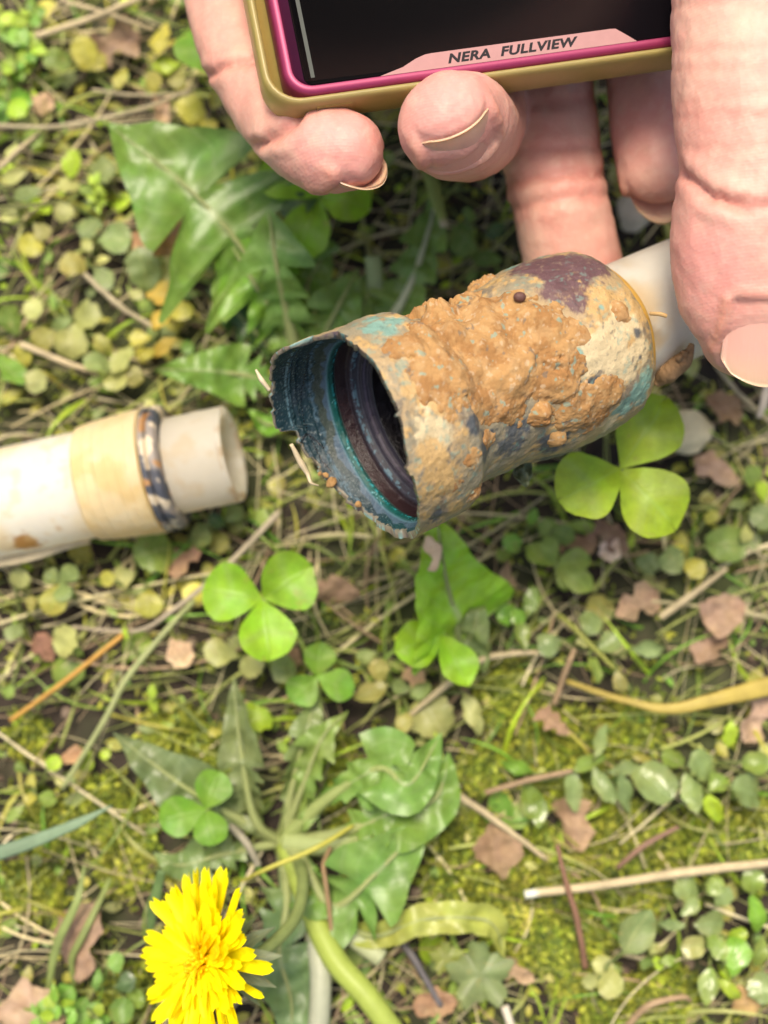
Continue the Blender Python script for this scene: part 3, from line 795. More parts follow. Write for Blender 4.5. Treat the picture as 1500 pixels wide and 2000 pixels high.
# ------------------------------------------------------------------ the left hand
def make_hand():
    parts = []
    # each: list of (px, py, z, half width, half thickness), palm-side direction towards the viewer
    def fpath(rows, n=60, m=28, up=None, endcap=True):
        rows = np.array(rows, float)
        pts = np.array([P(*r[:3]) for r in rows])
        c = catmull(pts, n)
        seg = np.linspace(0, len(rows) - 1, n)
        rw = np.interp(seg, np.arange(len(rows)), rows[:, 3]); rt = np.interp(seg, np.arange(len(rows)), rows[:, 4])
        # smooth radii
        for _ in range(3):
            rw[1:-1] = (rw[:-2] + 2 * rw[1:-1] + rw[2:]) / 4; rt[1:-1] = (rt[:-2] + 2 * rt[1:-1] + rt[2:]) / 4
        T = np.gradient(c, axis=0); T /= np.linalg.norm(T, axis=1)[:, None]
        if up is None: U = np.tile(unit(CAM - c.mean(0)), (n, 1))
        else: U = catmull(np.array(up, float), n)
        # hemispherical tip
        if endcap:
            k = 14; tip = c[-1].copy(); td = T[-1]
            a = np.linspace(0, math.pi / 2, k)[1:]
            cx = [tip + td * math.sin(q) * rt[-1] * 0.95 for q in a]
            c = np.vstack([c, cx]); rw = np.concatenate([rw, rw[-1] * np.maximum(np.cos(a), .03)]); rt = np.concatenate([rt, rt[-1] * np.maximum(np.cos(a), .03)])
            U = np.vstack([U, np.tile(U[-1], (k - 1, 1))]); T = np.vstack([T, np.tile(td, (k - 1, 1))])
        S = np.cross(T, U); S /= np.linalg.norm(S, axis=1)[:, None]; N = np.cross(S, T)
        an = np.linspace(0, 2 * math.pi, m, endpoint=False)
        V = c[:, None] + S[:, None] * (np.cos(an)[None, :, None] * rw[:, None, None]) + N[:, None] * (np.sin(an)[None, :, None] * rt[:, None, None])
        Fc = gridf(len(c), m, True).tolist() + [list(range(m))[::-1], list(range((len(c) - 1) * m, len(c) * m))]
        parts.append((V.reshape(-1, 3), Fc))
        return c, T, S, N, rw, rt
    fin = {}
    fin['little'] = fpath([(470, -560, 58, 10, 9), (440, -300, 56, 9.2, 8.6), (438, -60, 55, 8.8, 8.3), (462, 70, 58, 8.4, 8.0), (500, 160, 62, 7.9, 7.8), (548, 232, 68, 7.6, 7.7), (606, 280, 75, 8.0, 8.0), (658, 296, 79, 8.0, 7.9), (676, 299, 80, 7.4, 7.2)])
    fin['ring'] = fpath([(720, -600, 60, 11, 10), (790, -300, 55, 10, 9.4), (880, -20, 50, 9.6, 9.0), (925, 150, 51, 9.4, 9.0), (935, 232, 58, 9.4, 9.2), (918, 254, 68, 9.8, 9.4), (893, 246, 80, 10.3, 9.2), (872, 236, 88, 9.0, 8.0)],
                        up=[unit(CAM), unit(CAM), unit(CAM), unit(CAM + 200 * CU), unit(np.array([-.35, .85, .4])), unit(np.array([-.5, .8, .2])), unit(np.array([-.5, .8, .1])), unit(np.array([-.5, .8, .1]))])
    fin['middle'] = fpath([(985, -620, 60, 11, 10.5), (1020, -300, 58, 10.4, 9.8), (1042, 0, 48, 10.2, 9.2), (1061, 170, 47, 10.3, 9.2), (1082, 330, 46, 10.2, 9.0), (1095, 400, 46, 9.8, 9.0), (1122, 530, 41, 10.2, 9.2), (1155, 660, 35, 9.8, 8.8), (1172, 720, 32, 9.0, 8.0)])
    fin['index'] = fpath([(1200, -600, 62, 11, 10.5), (1235, -300, 62, 10, 9.6), (1264, -40, 50, 9.8, 9.0), (1277, 130, 51, 9.7, 8.8), (1284, 250, 51, 9.6, 8.6), (1290, 328, 51, 8.8, 7.8)])
    thumb_up = [unit(np.array([-.62, -.1, .78]))] * 8
    fin['thumb'] = fpath([(1420, -900, 66, 16, 15), (1450, -560, 80, 13.2, 12), (1456, -250, 90, 12.3, 11), (1452, 40, 91, 12.6, 11), (1455, 200, 91, 12.3, 10.8), (1462, 330, 90, 11.8, 10.6), (1452, 470, 87, 12.9, 11.2), (1458, 590, 84, 11.9, 10.0), (1464, 650, 82, 8.8, 8.4)], up=[unit(np.array([-.55, -.1, .8]))] * 9)
    W0 = (980, -1450, 50)
    for q, r in (((470, -540, 57), 12), ((720, -580, 58), 13), ((985, -600, 58), 13.5), ((1200, -580, 60), 13)):
        fpath([(*q, r - 1, r - 1.5), ((q[0] + W0[0]) / 2, (q[1] + W0[1]) / 2, 52, r + 3, r + 2), (*W0, 16, 14)], endcap=False)
    fpath([(1430, -760, 74, 14, 14), (1330, -1050, 58, 20, 16), (1080, -1400, 50, 20, 16)], endcap=False)
    fpath([(980, -1350, 50, 29, 19), (985, -1600, 49, 27, 20), (1010, -2300, 48, 32, 26), (1040, -3300, 46, 38, 33)], endcap=False)
    V = []; Fc = []; k = 0
    for v, f in parts:
        V.append(v); Fc += [[i + k for i in q] for q in f]; k += len(v)
    V = np.concatenate(V)
    me = bpy.data.meshes.new("hand_block")
    me.from_pydata((V * MM).tolist(), [], Fc)
    me.update()
    tmp = bpy.data.objects.new("hand_block", me); col.objects.link(tmp)
    rm = tmp.modifiers.new("remesh", 'REMESH'); rm.mode = 'VOXEL'; rm.voxel_size = 0.0007
    sm = tmp.modifiers.new("smooth", 'SMOOTH'); sm.iterations = 7; sm.factor = 0.5
    bpy.context.view_layer.update()
    m2 = bpy.data.meshes.new_from_object(tmp.evaluated_get(bpy.context.evaluated_depsgraph_get()))
    bpy.data.objects.remove(tmp)
    nv = len(m2.vertices)
    V = np.zeros(nv * 3, np.float32); m2.vertices.foreach_get("co", V); V = V.reshape(-1, 3).astype(float) / MM
    Nn = np.zeros(nv * 3, np.float32); m2.vertices.foreach_get("normal", Nn); Nn = Nn.reshape(-1, 3).astype(float)
    # parameter along the nearest finger
    base = np.tile(np.array((0.57, 0.30, 0.235)), (nv, 1))
    red = np.array((0.48, 0.15, 0.11)); pale = np.array((0.60, 0.37, 0.28)); pink = np.array((0.60, 0.26, 0.23))
    n1 = fbm(V, 0.05, 3, 3.0)
    k = smooth(-0.3, 0.5, n1)[:, None] * 0.8; base = base * (1 - k) + pale * k
    def near(f):
        c, T = fin[f][0], fin[f][1]
        best = np.full(nv, 1e9); idx = np.zeros(nv, int)
        for i in range(len(c)):
            d = ((V - c[i]) ** 2).sum(1); b = d < best
            best[b] = d[b]; idx[b] = i
        return np.sqrt(best), idx
    disp = np.zeros(nv)
    dist = {f: near(f) for f in fin}
    owner = np.array(list(fin))[np.argmin(np.stack([dist[f][0] - fin[f][4][dist[f][1]] for f in fin]), 0)]
    def crease(f, a, b, depth, width, bend=0.0, ca=1.0, side_only=True):
        """groove across a finger through photo points a, b (on its palm side)"""
        nonlocal base
        pa, pb = P(*a), P(*b)
        mid = (pa + pb) / 2; ax = unit(pb - pa); L = np.linalg.norm(pb - pa) / 2
        view = unit(CAM - mid)
        al = np.cross(view, ax)
        q = V - mid
        u = (q @ ax) / L; w = q @ al - bend * (1 - u * u) + 0.5 * fbm(V, 0.25, 2, 7.0) + 0.12 * fbm(V, 1.2, 2, 9.0)
        m = (owner == f) * smooth(1.5, 0.95, np.abs(u)) * (Nn @ view > -0.05)
        disp[:] -= depth * m * np.exp(-(w / width) ** 2)
        disp[:] += depth * 0.35 * m * (np.exp(-((np.abs(w) - 2.6 * width) / (1.6 * width)) ** 2))
        k = (m * np.exp(-(w / (width * 1.5)) ** 2) * 0.55 * ca)[:, None]
        base = base * (1 - k) + red * k
    crease('middle', (985, 362, 62), (1190, 338, 62), .6, 1.0, 0.8)
    crease('middle', (1000, 412, 60), (1195, 378, 60), 0.4, 1.0, 0.6, .6)
    crease('middle', (975, 300, 62), (1180, 285, 62), 0.25, 0.7, 0.4, .3)
    crease('middle', (965, 215, 62), (1165, 195, 62), 0.3, 0.9, 0.4, .4)
    crease('little', (400, 150, 66), (520, 112, 66), 0.9, 0.7, 0.5)
    crease('little', (500, 285, 74), (600, 212, 78), 1.2, 0.8, -0.8)
    crease('thumb', (1300, 315, 98), (1430, 400, 102), 1.0, 0.8, -0.6, .8)
    crease('thumb', (1420, 392, 102), (1510, 405, 100), 0.5, 0.8, 0, .6)
    for k_, (y, d) in enumerate(((20, .2), (85, .08), (140, .15), (190, .1), (235, .12), (275, .1))):
        crease('thumb', (1310, y + 12 * (k_ % 2), 102), (1520, y - 18 + 9 * (k_ % 3), 102), d, 0.6, 0.5 * (-1) ** k_, .45)
    for k_ in range(9):
        crease('thumb', (1300 + 4 * k_, 425 + 17 * k_, 98), (1470, 470 + 17 * k_, 98), 0.10, 0.45, 0, .1)
    # pinker pads, red sides and knuckle folds
    tips = {'little': (660, 280, 84), 'ring': (870, 215, 92), 'index': (1270, 260, 56), 'thumb': (1370, 520, 92), 'middle': (1075, 280, 60)}
    for f, q in tips.items():
        d = np.linalg.norm(V - P(*q), axis=1)
        k = (smooth(13, 3, d) * 0.65 * (owner == f))[:, None]; base = base * (1 - k) + pink * k
    for f in ('middle',):
        k = ((owner == f) * smooth(0.2, 0.6, fbm(V, 0.09, 2, 4.0) + 0.25) * 0.4)[:, None]; base = base * (1 - k) + np.array((0.44, 0.165, 0.13)) * k
    disp += 0.22 * fbm(V, 0.2, 3, 2.0) + 0.05 * fbm(V, 1.1, 3, 5.0) - 0.07 * smooth(.12, .0, np.abs(perlin(V * np.array([.5, .9, .5]) + 4.0)))
    k = (smooth(.1, .5, fbm(V, .12, 3, 61.0)) * .25)[:, None]; base = base * (1 - k) + np.array((.58, .22, .18)) * k
    k = (smooth(.2, .6, fbm(V, .3, 3, 77.0)) * .2)[:, None]; base = base * (1 - k) + np.array((.66, .45, .33)) * k
    # nails: frame = centre, along (to tip), outward, half width, length
    nails = []
    def nail(f, centre, along, out, hw, ln, curve, lead=1.0):
        nonlocal base
        out = unit(out - along * np.dot(out, along)); sd = np.cross(along, out)
        q = V - centre
        la = q @ along; lw = q @ sd; lo = q @ out
        zc = -(lw / curve) ** 2 * curve * 0.5
        m = (owner == f) * smooth(-4.5, -2.0, lo - zc)
        inside = smooth(hw + .3, hw - .5, np.abs(lw)) * smooth(-ln / 2 - .2, -ln / 2 + .8, la) * smooth(ln / 2 + .8, ln / 2 - .8, la)
        rim_ = np.exp(-((np.abs(lw) - hw - .7) / .8) ** 2) * smooth(-ln / 2 - 1, -ln / 2 + .5, la) * smooth(ln / 2 + .5, ln / 2 - 3, la) + 0.55 * np.exp(-((la + ln / 2 + .8) / 1.2) ** 2) * smooth(hw + 1.0, hw - 1, np.abs(lw))
        disp[:] += m * (-0.5 * inside + 0.75 * np.clip(rim_, 0, 1) * (1 - inside))
        k = (m * np.clip(rim_, 0, 1) * 0.5)[:, None]; base = base * (1 - k) + np.array((0.42, 0.18, 0.10)) * k
        na, nw = 22, 21
        A, Wd = np.meshgrid(np.linspace(-ln / 2, ln / 2 + lead, na), np.linspace(-1, 1, nw), indexing='ij')
        tipc = np.where(A > ln / 2 - 2, 1 - 0.22 * ((A - ln / 2 + 2) / (2 + lead)) ** 2, 1.0) * np.where(A < -ln / 2 + 2, 1 - 0.12 * ((-A - ln / 2 + 2) / 2) ** 2, 1.0)
        lw = Wd * hw * tipc
        A2 = A - lead * 1.2 * (Wd ** 2) * np.clip((A + ln / 2) / ln, 0, 1) ** 3
        zz = curve * (np.sqrt(np.maximum(1 - (np.abs(lw) / curve) ** 2, .02)) - 1) - 0.012 * np.maximum(A2, 0) ** 2
        pv = (centre + A2[..., None] * along + lw[..., None] * sd + zz[..., None] * out).reshape(-1, 3)
        th_ = 0.45
        low = pv - out * th_
        Fq = gridf(na, nw)
        V2 = np.concatenate([pv, low]); nn = na * nw
        bd = [i for i in range(nw)] + [i * nw + nw - 1 for i in range(1, na)] + [(na - 1) * nw + j for j in range(nw - 2, -1, -1)] + [i * nw for i in range(na - 2, 0, -1)]
        side = [[bd[i], bd[i] + nn, bd[(i + 1) % len(bd)] + nn, bd[(i + 1) % len(bd)]] for i in range(len(bd))]
        U = np.stack([(Wd.ravel() + 1) / 2, (A.ravel() + ln / 2) / (ln + lead)], 1)
        nails.append((V2, Fq.tolist() + (Fq[:, ::-1] + nn).tolist() + side, np.concatenate([U, U])))
    def fr(f, i):
        c, T, S, N, rw, rt = fin[f]
        return c[i], T[i], S[i], N[i], rw[i], rt[i]
    # little finger: nail faces down-right and away
    c, T, S, N, rw, rt = fr('little', 59)
    al = unit(T * 0.9 + unit(CAM - c) * .15); o = unit(CR * .30 - CU * .85 - 0.42 * unit(CAM - c)); o = unit(o - al * (o @ al))
    nail('little', c + o * rt * 0.84 + al * 0.2, al, o, 6.0, 10, 7.0, 1.6)
    # ring finger seen end on: nail faces down and right
    c, T, S, N, rw, rt = fr('ring', 58)
    al = unit(0.80 * unit(CAM - c) + CU * .45 - CR * .10); o = unit(CR * .46 - CU * .72 + .52 * unit(CAM - c)); o = unit(o - al * (o @ al))
    nail('ring', c + o * (rt * 0.93) + al * 0.6, al, o, 6.8, 9.5, 7.8, 0.7)
    # index: nail on the far side, its edge showing past the tip
    c, T, S, N, rw, rt = fr('index', 59)
    al = unit(T); o = unit(-unit(CAM - c)); o = unit(o - al * (o @ al))
    nail('index', c + o * rt * 0.6 + al * 3.0, al, o, 6.6, 10, 7.6, 2.4)
    # thumb: nail faces right and towards the viewer
    c, T, S, N, rw, rt = fr('thumb', 57)
    al = unit(T - .22 * CR); o = unit(CR * .34 + .94 * unit(CAM - c)); o = unit(o - al * (o @ al))
    nail('thumb', c + o * rt * 1.02 + CR * 1.0 + al * 1.0, al, o, 7.4, 13.5, 9.4, 1.6)
    V = V + Nn * disp[:, None]
    Fq = [list(p.vertices) for p in m2.polygons]
    bpy.data.meshes.remove(m2)
    hand = mk("hand", V, Fq, M_SKIN, base=P(980, -1450, 50), colr=base)
    tag(hand, "bare hand with pink fingertips gripping the phone and pinching the broken coupling's pipe", "hand")
    for V2, F2_, U2 in nails:
        mk("fingernail", V2, F2_, M_NAIL, hand, uv=U2)
make_hand()
# ------------------------------------------------------------------ plants
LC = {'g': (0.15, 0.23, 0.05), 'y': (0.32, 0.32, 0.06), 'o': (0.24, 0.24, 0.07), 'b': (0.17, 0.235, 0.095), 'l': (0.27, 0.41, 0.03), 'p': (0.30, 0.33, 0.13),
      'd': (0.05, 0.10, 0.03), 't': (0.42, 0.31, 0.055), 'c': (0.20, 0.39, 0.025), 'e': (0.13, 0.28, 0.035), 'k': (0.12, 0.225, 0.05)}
def jit(c, a=0.12):
    c = np.array(LC[c] if isinstance(c, str) else c, float) * np.array((1.28, 1.22, 1.0))
    return np.clip(c * (1 + a * (rng.random() * 2 - 1)) + 0.012 * (rng.random(3) - .5), 0.004, 1)
def prof(kind, n):
    t = np.linspace(0, 1, n)
    if kind == 'round': w = 0.50 * np.sqrt(np.clip(1 - (2 * t - 1) ** 2, 0, 1)) * (0.92 + 0.08 * t)
    elif kind == 'obov': w = 0.46 * np.sin(math.pi * t ** 1.35) ** 0.72
    elif kind == 'oval': w = 0.255 * np.sin(math.pi * t ** 0.92) ** 0.85
    elif kind == 'lance': w = 0.2 * np.sin(math.pi * t ** 0.8) ** 0.9
    elif kind == 'spoon': w = np.where(t < .42, 0.035, 0.27 * np.sin(math.pi * np.clip((t - .34) / .66, 0, 1) ** 1.05) ** 0.8)
    elif kind == 'lobed': w = 0.5 * np.sqrt(np.clip(1 - (2 * t - 1) ** 2, 0, 1)) * (1 + 0.12 * np.sin(t * 26))
    else: w = 0.06 * np.sin(math.pi * t ** 0.7) ** 0.6
    w[0] = max(w[0], 0.01); w[-1] = max(w[-1] * .5, 0.008)
    return w
def leaf_at(px, py, L, ang, z, kind='round', c='g', parent=None, name="leaf", mat=None, arch=0.12, tilt=0.0, cup=0.12, notch=0.0, rows=14, cols=7, wave=0.5, wid=1.0):
    """one leaf: centre pixel, length in pixels, direction (deg, 0 = right, 90 = up in the photo), height of its centre"""
    s = ppm(px, py, z); Lm = L / s
    a = math.radians(ang)
    d = np.array([math.cos(a), math.sin(a), 0.0])
    cpt = P(px, py, z)
    t = np.linspace(0, 1, rows)
    mid = cpt + d * ((t - .5) * Lm)[:, None]
    mid[:, 2] += arch * Lm * (0.5 - (2 * t - 1) ** 2) + tilt * Lm * (t - .5)
    wid = wid * rng.uniform(.84, 1.08)
    if kind == 'round' and name == 'leaf': kind = ['round', 'round', 'obov', 'obov', 'lobed', 'oval'][rng.integers(6)]; wid *= 1.25 if kind == 'oval' else 1.0
    wave = wave * 2.2
    cup = cup * rng.uniform(-.4, 2.2)
    if kind == 'round' and rng.random() < .45: notch = rng.uniform(.04, .14)
    V, Fc, U = blade(mid, prof(kind, rows) * Lm * wid, cols, cup, (0.25 * rng.normal(), 0.25 * rng.normal(), 1.0), 0, wave * Lm / 10, notch, rng.random() * 50)
    if kind != 'spoon':
        o_ = rng.random() * 90
        V = V + Lm * np.stack([.07 * perlin(V * 4.2 / Lm + o_), .07 * perlin(V * 4.2 / Lm + o_ + 9), .06 * perlin(V * 3.0 / Lm + o_ + 30)], 1)
    cc = jit(c, .2)
    col_ = np.tile(cc, (len(V), 1))
    e = smooth(0.55, 1.0, np.abs(U[:, 0] * 2 - 1)) * smooth(-.2, .5, fbm(V, 0.3, 2, rng.random() * 30)) * 0.35
    col_ = col_ * (1 - e[:, None]) + np.array((0.30, 0.27, 0.06)) * e[:, None]
    if parent is None:
        return V, Fc, U, col_, mid
    mk(name, V, Fc, mat or M_LEAF, parent, uv=U, colr=col_)
    return mid[0]
def stems(parent, root, tops, r=0.5, c=(0.17, 0.21, 0.06), name="stem"):
    b = Bag()
    for q in tops:
        m = (root + q) / 2 + np.array([rng.normal() * 1.0, rng.normal() * 1.0, 0.8])
        b.add(*tube([root, m, q], [r * 1.1, r * .8], 6, 9), C=np.array(c))
    return b.build(name, M_STALK, parent)

def sprig(name, label, cat, leaves, z=6.0, kind='round', mat=None, group=None, root=None, notch=0.0, cup=0.12, outward=True, arch=0.1, sc=1.0):
    """a small weed: leaves (px, py, size px, colour[, angle[, kind]]) on thin stems from one root"""
    cx = np.mean([q[0] for q in leaves]); cy = np.mean([q[1] for q in leaves])
    r0 = P(*(root or (cx, cy)), 0); r0[2] = gz(r0[0], r0[1])
    t = thing(name, r0, label, cat, group)
    bases = []
    for q in leaves:
        px, py, L, c = q[:4]
        ang = q[4] if len(q) > 4 and q[4] is not None else (math.degrees(math.atan2(-(py - cy), px - cx + .01)) + rng.normal() * 25 if len(leaves) > 1 else rng.uniform(0, 360))
        kd = q[5] if len(q) > 5 else kind
        zz = z * rng.uniform(0.75, 1.25)
        bases.append(leaf_at(px, py, L * sc, ang, zz, kd, c, t, "leaf", mat, arch, rng.uniform(-.5, .5), cup, notch))
    stems(t, r0, bases, 0.45)
    return t

SPR = [
 ("round_leaf_weed", "pair of yellow-green round leaves beside pale straws in the upper left", [(110, 118, 52, 'g'), (165, 103, 58, 'y'), (236, 152, 54, 'y', 70, 'oval'), (190, 122, 44, 'y')]),
 ("round_leaf_weed", "olive yellow oval leaves stacked closest to the little finger's base", [(315, 74, 86, 'y', 85, 'oval'), (323, 129, 54, 'l'), (345, 157, 62, 'o'), (300, 160, 40, 'y')]),
 ("round_leaf_weed", "yellowing round leaves just left of the little finger's curled joint", [(372, 213, 60, 'y', 130), (426, 194, 50, 'y'), (460, 236, 54, 'o'), (408, 246, 36, 'y')]),
 ("round_leaf_weed", "pale green round leaves crossed by a long straw at the upper left edge", [(53, 243, 46, 'p'), (66, 268, 50, 'g'), (12, 125, 44, 'g'), (28, 300, 42, 'p'), (15, 180, 34, 'g')]),
 ("round_leaf_weed", "bright lime round leaf with greyer leaves left of the big dandelion leaf", [(140, 319, 56, 'l', 80), (133, 361, 44, 'p'), (198, 334, 60, 'b'), (125, 414, 36, 'p'), (170, 372, 30, 'g')]),
 ("round_leaf_weed", "grey-green oval leaves in a loose row at the left edge", [(57, 380, 64, 'b', 5, 'oval'), (25, 345, 60, 'p', 20, 'oval'), (80, 452, 38, 'o'), (61, 479, 48, 'y'), (95, 505, 30, 'g'), (20, 420, 40, 'p')]),
 ("round_leaf_weed", "broad grey-green leaves under the big dandelion leaf's lower lobe", [(175, 445, 50, 'b'), (224, 467, 70, 'b'), (142, 517, 54, 'o'), (201, 543, 54, 'b'), (170, 478, 40, 'p')]),
 ("round_leaf_weed", "large dull green round leaf above two yellow round leaves", [(281, 524, 80, 'b'), (315, 574, 64, 't'), (353, 606, 62, 'y'), (265, 575, 34, 'p')]),
 ("round_leaf_weed", "cluster of overlapping pale olive round leaves above the loose pipe's far end", [(167, 620, 70, 'p'), (141, 665, 74, 'p'), (87, 661, 54, 'o'), (201, 672, 50, 'o'), (120, 630, 44, 'b')]),
 ("round_leaf_weed", "small orange-yellow round leaves left of the arrow-shaped dandelion leaf", [(312, 627, 50, 't'), (274, 661, 44, 'y'), (319, 678, 62, 't', 30, 'oval'), (290, 690, 34, 'y')]),
 ("round_leaf_weed", "pale round leaves just above the tape band of the loose pipe", [(239, 703, 68, 'p'), (228, 741, 54, 'p'), (190, 711, 54, 'b'), (262, 735, 40, 'o')]),
 ("round_leaf_weed", "green leaves at the left edge directly above the loose pipe", [(63, 604, 44, 'p'), (19, 623, 58, 'g'), (46, 692, 44, 'y'), (22, 722, 92, 'e', 130, 'oval'), (70, 745, 46, 'p')]),
 ("round_leaf_weed", "bright green round leaf poking out under the tape band", [(300, 1078, 80, 'g', 20), (242, 1128, 50, 'p'), (290, 1177, 58, 'y'), (210, 1130, 32, 'y')]),
 ("round_leaf_weed", "grey-green notched leaf among brown stems below the loose pipe", [(127, 1252, 58, 'p', 40, 'lobed'), (150, 1270, 30, 'g')]),
 ("round_leaf_weed", "pale rounded leaves tucked under the bright clover's lowest leaflet", [(432, 1275, 68, 'p', 170), (492, 1300, 52, 'p'), (550, 1305, 60, 'b'), (530, 1280, 40, 'g')]),
 ("lime_weed", "small lime leaf with a notched edge beside the upright grey dandelion leaf", [(505, 1405, 56, 'l', 10, 'lobed'), (488, 1385, 28, 'l')]),
 ("lime_weed", "tiny lime shoots beside the pale green jointed stem", [(297, 1350, 34, 'l', 90, 'oval'), (300, 1375, 36, 'l', -80, 'oval'), (245, 1237, 28, 'l'), (420, 1430, 28, 'y')]),
 ("glossy_weed", "small glossy weed with three leaves right of the arrow leaf below the coupling", [(1039, 1172, 60, 'g', 70, 'oval'), (991, 1201, 46, 'e', 170), (1020, 1240, 62, 'g', -80, 'oval'), (1012, 1205, 36, 'e')]),
 ("glossy_weed", "creeping weed with spaced round bluish leaves along a thin yellow stem", [(1153, 1217, 48, 'b'), (1188, 1257, 48, 'b'), (1268, 1267, 66, 'b', 0, 'oval'), (1161, 1307, 58, 'g', -70, 'oval'), (1212, 1334, 48, 'o'), (1073, 1259, 52, 'b'), (1140, 1255, 34, 'p')]),
 ("round_leaf_weed", "round green leaf with pale veins at the right below the large bright clover", [(1420, 1062, 80, 'g'), (1313, 1094, 56, 'b'), (1265, 1102, 46, 'b'), (1358, 1110, 44, 'y'), (1390, 1010, 30, 'y')]),
 ("round_leaf_weed", "pale yellow-edged broad leaves below the lower right clover", [(844, 1398, 88, 'p', -60), (924, 1395, 88, 'p', -70, 'oval'), (783, 1342, 38, 'b'), (820, 1345, 44, 'b'), (722, 1350, 74, 'o'), (790, 1410, 46, 'o'), (715, 1282, 40, 'b'), (740, 1310, 50, 'o')]),
 ("glossy_weed", "large sprig of glossy oval leaves in opposite pairs left of the rounder sprig", [(1009, 1499, 72, 'e', 160, 'oval'), (1041, 1572, 92, 'g', -75, 'oval'), (1119, 1547, 78, 'b', -85, 'oval'), (1153, 1489, 74, 'g', 20, 'oval'), (1172, 1446, 66, 'b', 70, 'oval'), (1180, 1537, 82, 'b', -60, 'oval'), (1220, 1547, 76, 'b', -75, 'oval'), (1220, 1500, 66, 'b', 10, 'oval')]),
 ("glossy_weed", "rounder-leaved glossy sprig near the right edge above the white-tipped straw", [(1281, 1530, 86, 'b', -40), (1313, 1483, 48, 'g'), (1367, 1494, 64, 'b'), (1351, 1553, 74, 'b', -80, 'oval'), (1393, 1579, 66, 'l', -70, 'oval'), (1457, 1545, 64, 'b'), (1400, 1530, 46, 'g'), (1478, 1490, 50, 'g')]),
 ("lime_weed", "small lime oval leaf standing near the right edge above the glossy sprig", [(1425, 1433, 58, 'l', 85, 'oval'), (1410, 1465, 36, 'y')]),
 ("glossy_weed", "round-leaved sprig directly beneath the white-tipped straw", [(1340, 1735, 54, 'b'), (1348, 1770, 48, 'b'), (1313, 1807, 50, 'b', 0, 'oval'), (1412, 1751, 46, 'b', 60), (1395, 1730, 40, 'g')]),
 ("glossy_weed", "bright sprig with a folded young leaf pair near the bottom right corner", [(1383, 1804, 58, 'b', 0), (1353, 1847, 48, 'p'), (1399, 1847, 62, 'g'), (1436, 1870, 74, 'e', 80), (1383, 1927, 78, 'g', -100, 'oval'), (1425, 1932, 60, 'l', -40, 'oval'), (1441, 1825, 36, 'l'), (1418, 1900, 34, 'l')]),
 ("glossy_weed", "upright green leaves cut off by the right edge near the bottom", [(1473, 1783, 84, 'e', 110, 'oval'), (1471, 1721, 48, 'g'), (1484, 1857, 62, 'g', 80, 'oval'), (1490, 1930, 60, 'b')]),
 ("tiny_weed", "tiny four-leaved seedling in the moss right of the spoon-shaped leaf", [(1276, 1853, 27, 'p'), (1263, 1882, 30, 'g'), (1305, 1876, 30, 'g'), (1286, 1882, 26, 'l')]),
 ("tiny_weed", "pale three-leaved seedling at the foot of the spoon-shaped leaf", [(1191, 1921, 54, 'p', -50), (1177, 1887, 38, 'p', 100), (1153, 1916, 34, 'p', 190)]),
 ("round_leaf_weed", "small green leaves at the right edge beside mauve dry leaves", [(1470, 930, 44, 'g'), (1488, 960, 46, 'l'), (1440, 985, 42, 'b'), (1488, 1010, 50, 'b'), (1455, 1040, 40, 'p')]),
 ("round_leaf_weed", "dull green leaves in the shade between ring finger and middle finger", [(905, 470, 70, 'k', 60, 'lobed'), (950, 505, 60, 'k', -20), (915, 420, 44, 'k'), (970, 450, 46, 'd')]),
 ("round_leaf_weed", "bluish dark leaf pair under the grip ring of the loose pipe", [(390, 1048, 54, 'b', 20), (455, 1003, 46, 'b'), (510, 1010, 34, 'g'), (420, 1018, 34, 'd')]),
 ("round_leaf_weed", "small round leaves at the left edge below the loose pipe's brown stain", [(40, 1130, 40, 'p'), (18, 1350, 30, 'g'), (60, 1180, 34, 'o'), (25, 1235, 36, 'b')]),
 ("lime_weed", "little green shoots right of the coupling's lower corner", [(1000, 1060, 40, 'e'), (985, 1085, 36, 'g'), (1070, 1030, 40, 'g'), (1100, 1045, 44, 'g'), (1040, 1010, 38, 'e')]),
 ("lime_weed", "yellow-green seedlings among brown straw at the left edge", [(62, 1525, 30, 'y'), (105, 1490, 34, 'l'), (90, 1560, 40, 'g'), (58, 1560, 24, 'y'), (40, 1500, 28, 'g'), (28, 1590, 44, 'g', 45, 'oval')]),
 ("glossy_weed", "small dark weed beside the dandelion flower's lower left petals", [(225, 1880, 40, 'k'), (190, 1912, 44, 'k', 80, 'oval'), (245, 1920, 44, 'd'), (265, 1950, 40, 'g'), (240, 1975, 46, 'k')]),
]
def make_sprigs():
    for name, lab, lv in SPR:
        gl = 'glossy' in name
        sprig(name, lab, "weed", lv, z=7 if not gl else 8, mat=M_GLOSSY if gl else M_LEAF, group=None, cup=0.22 if gl else 0.1)
make_sprigs()

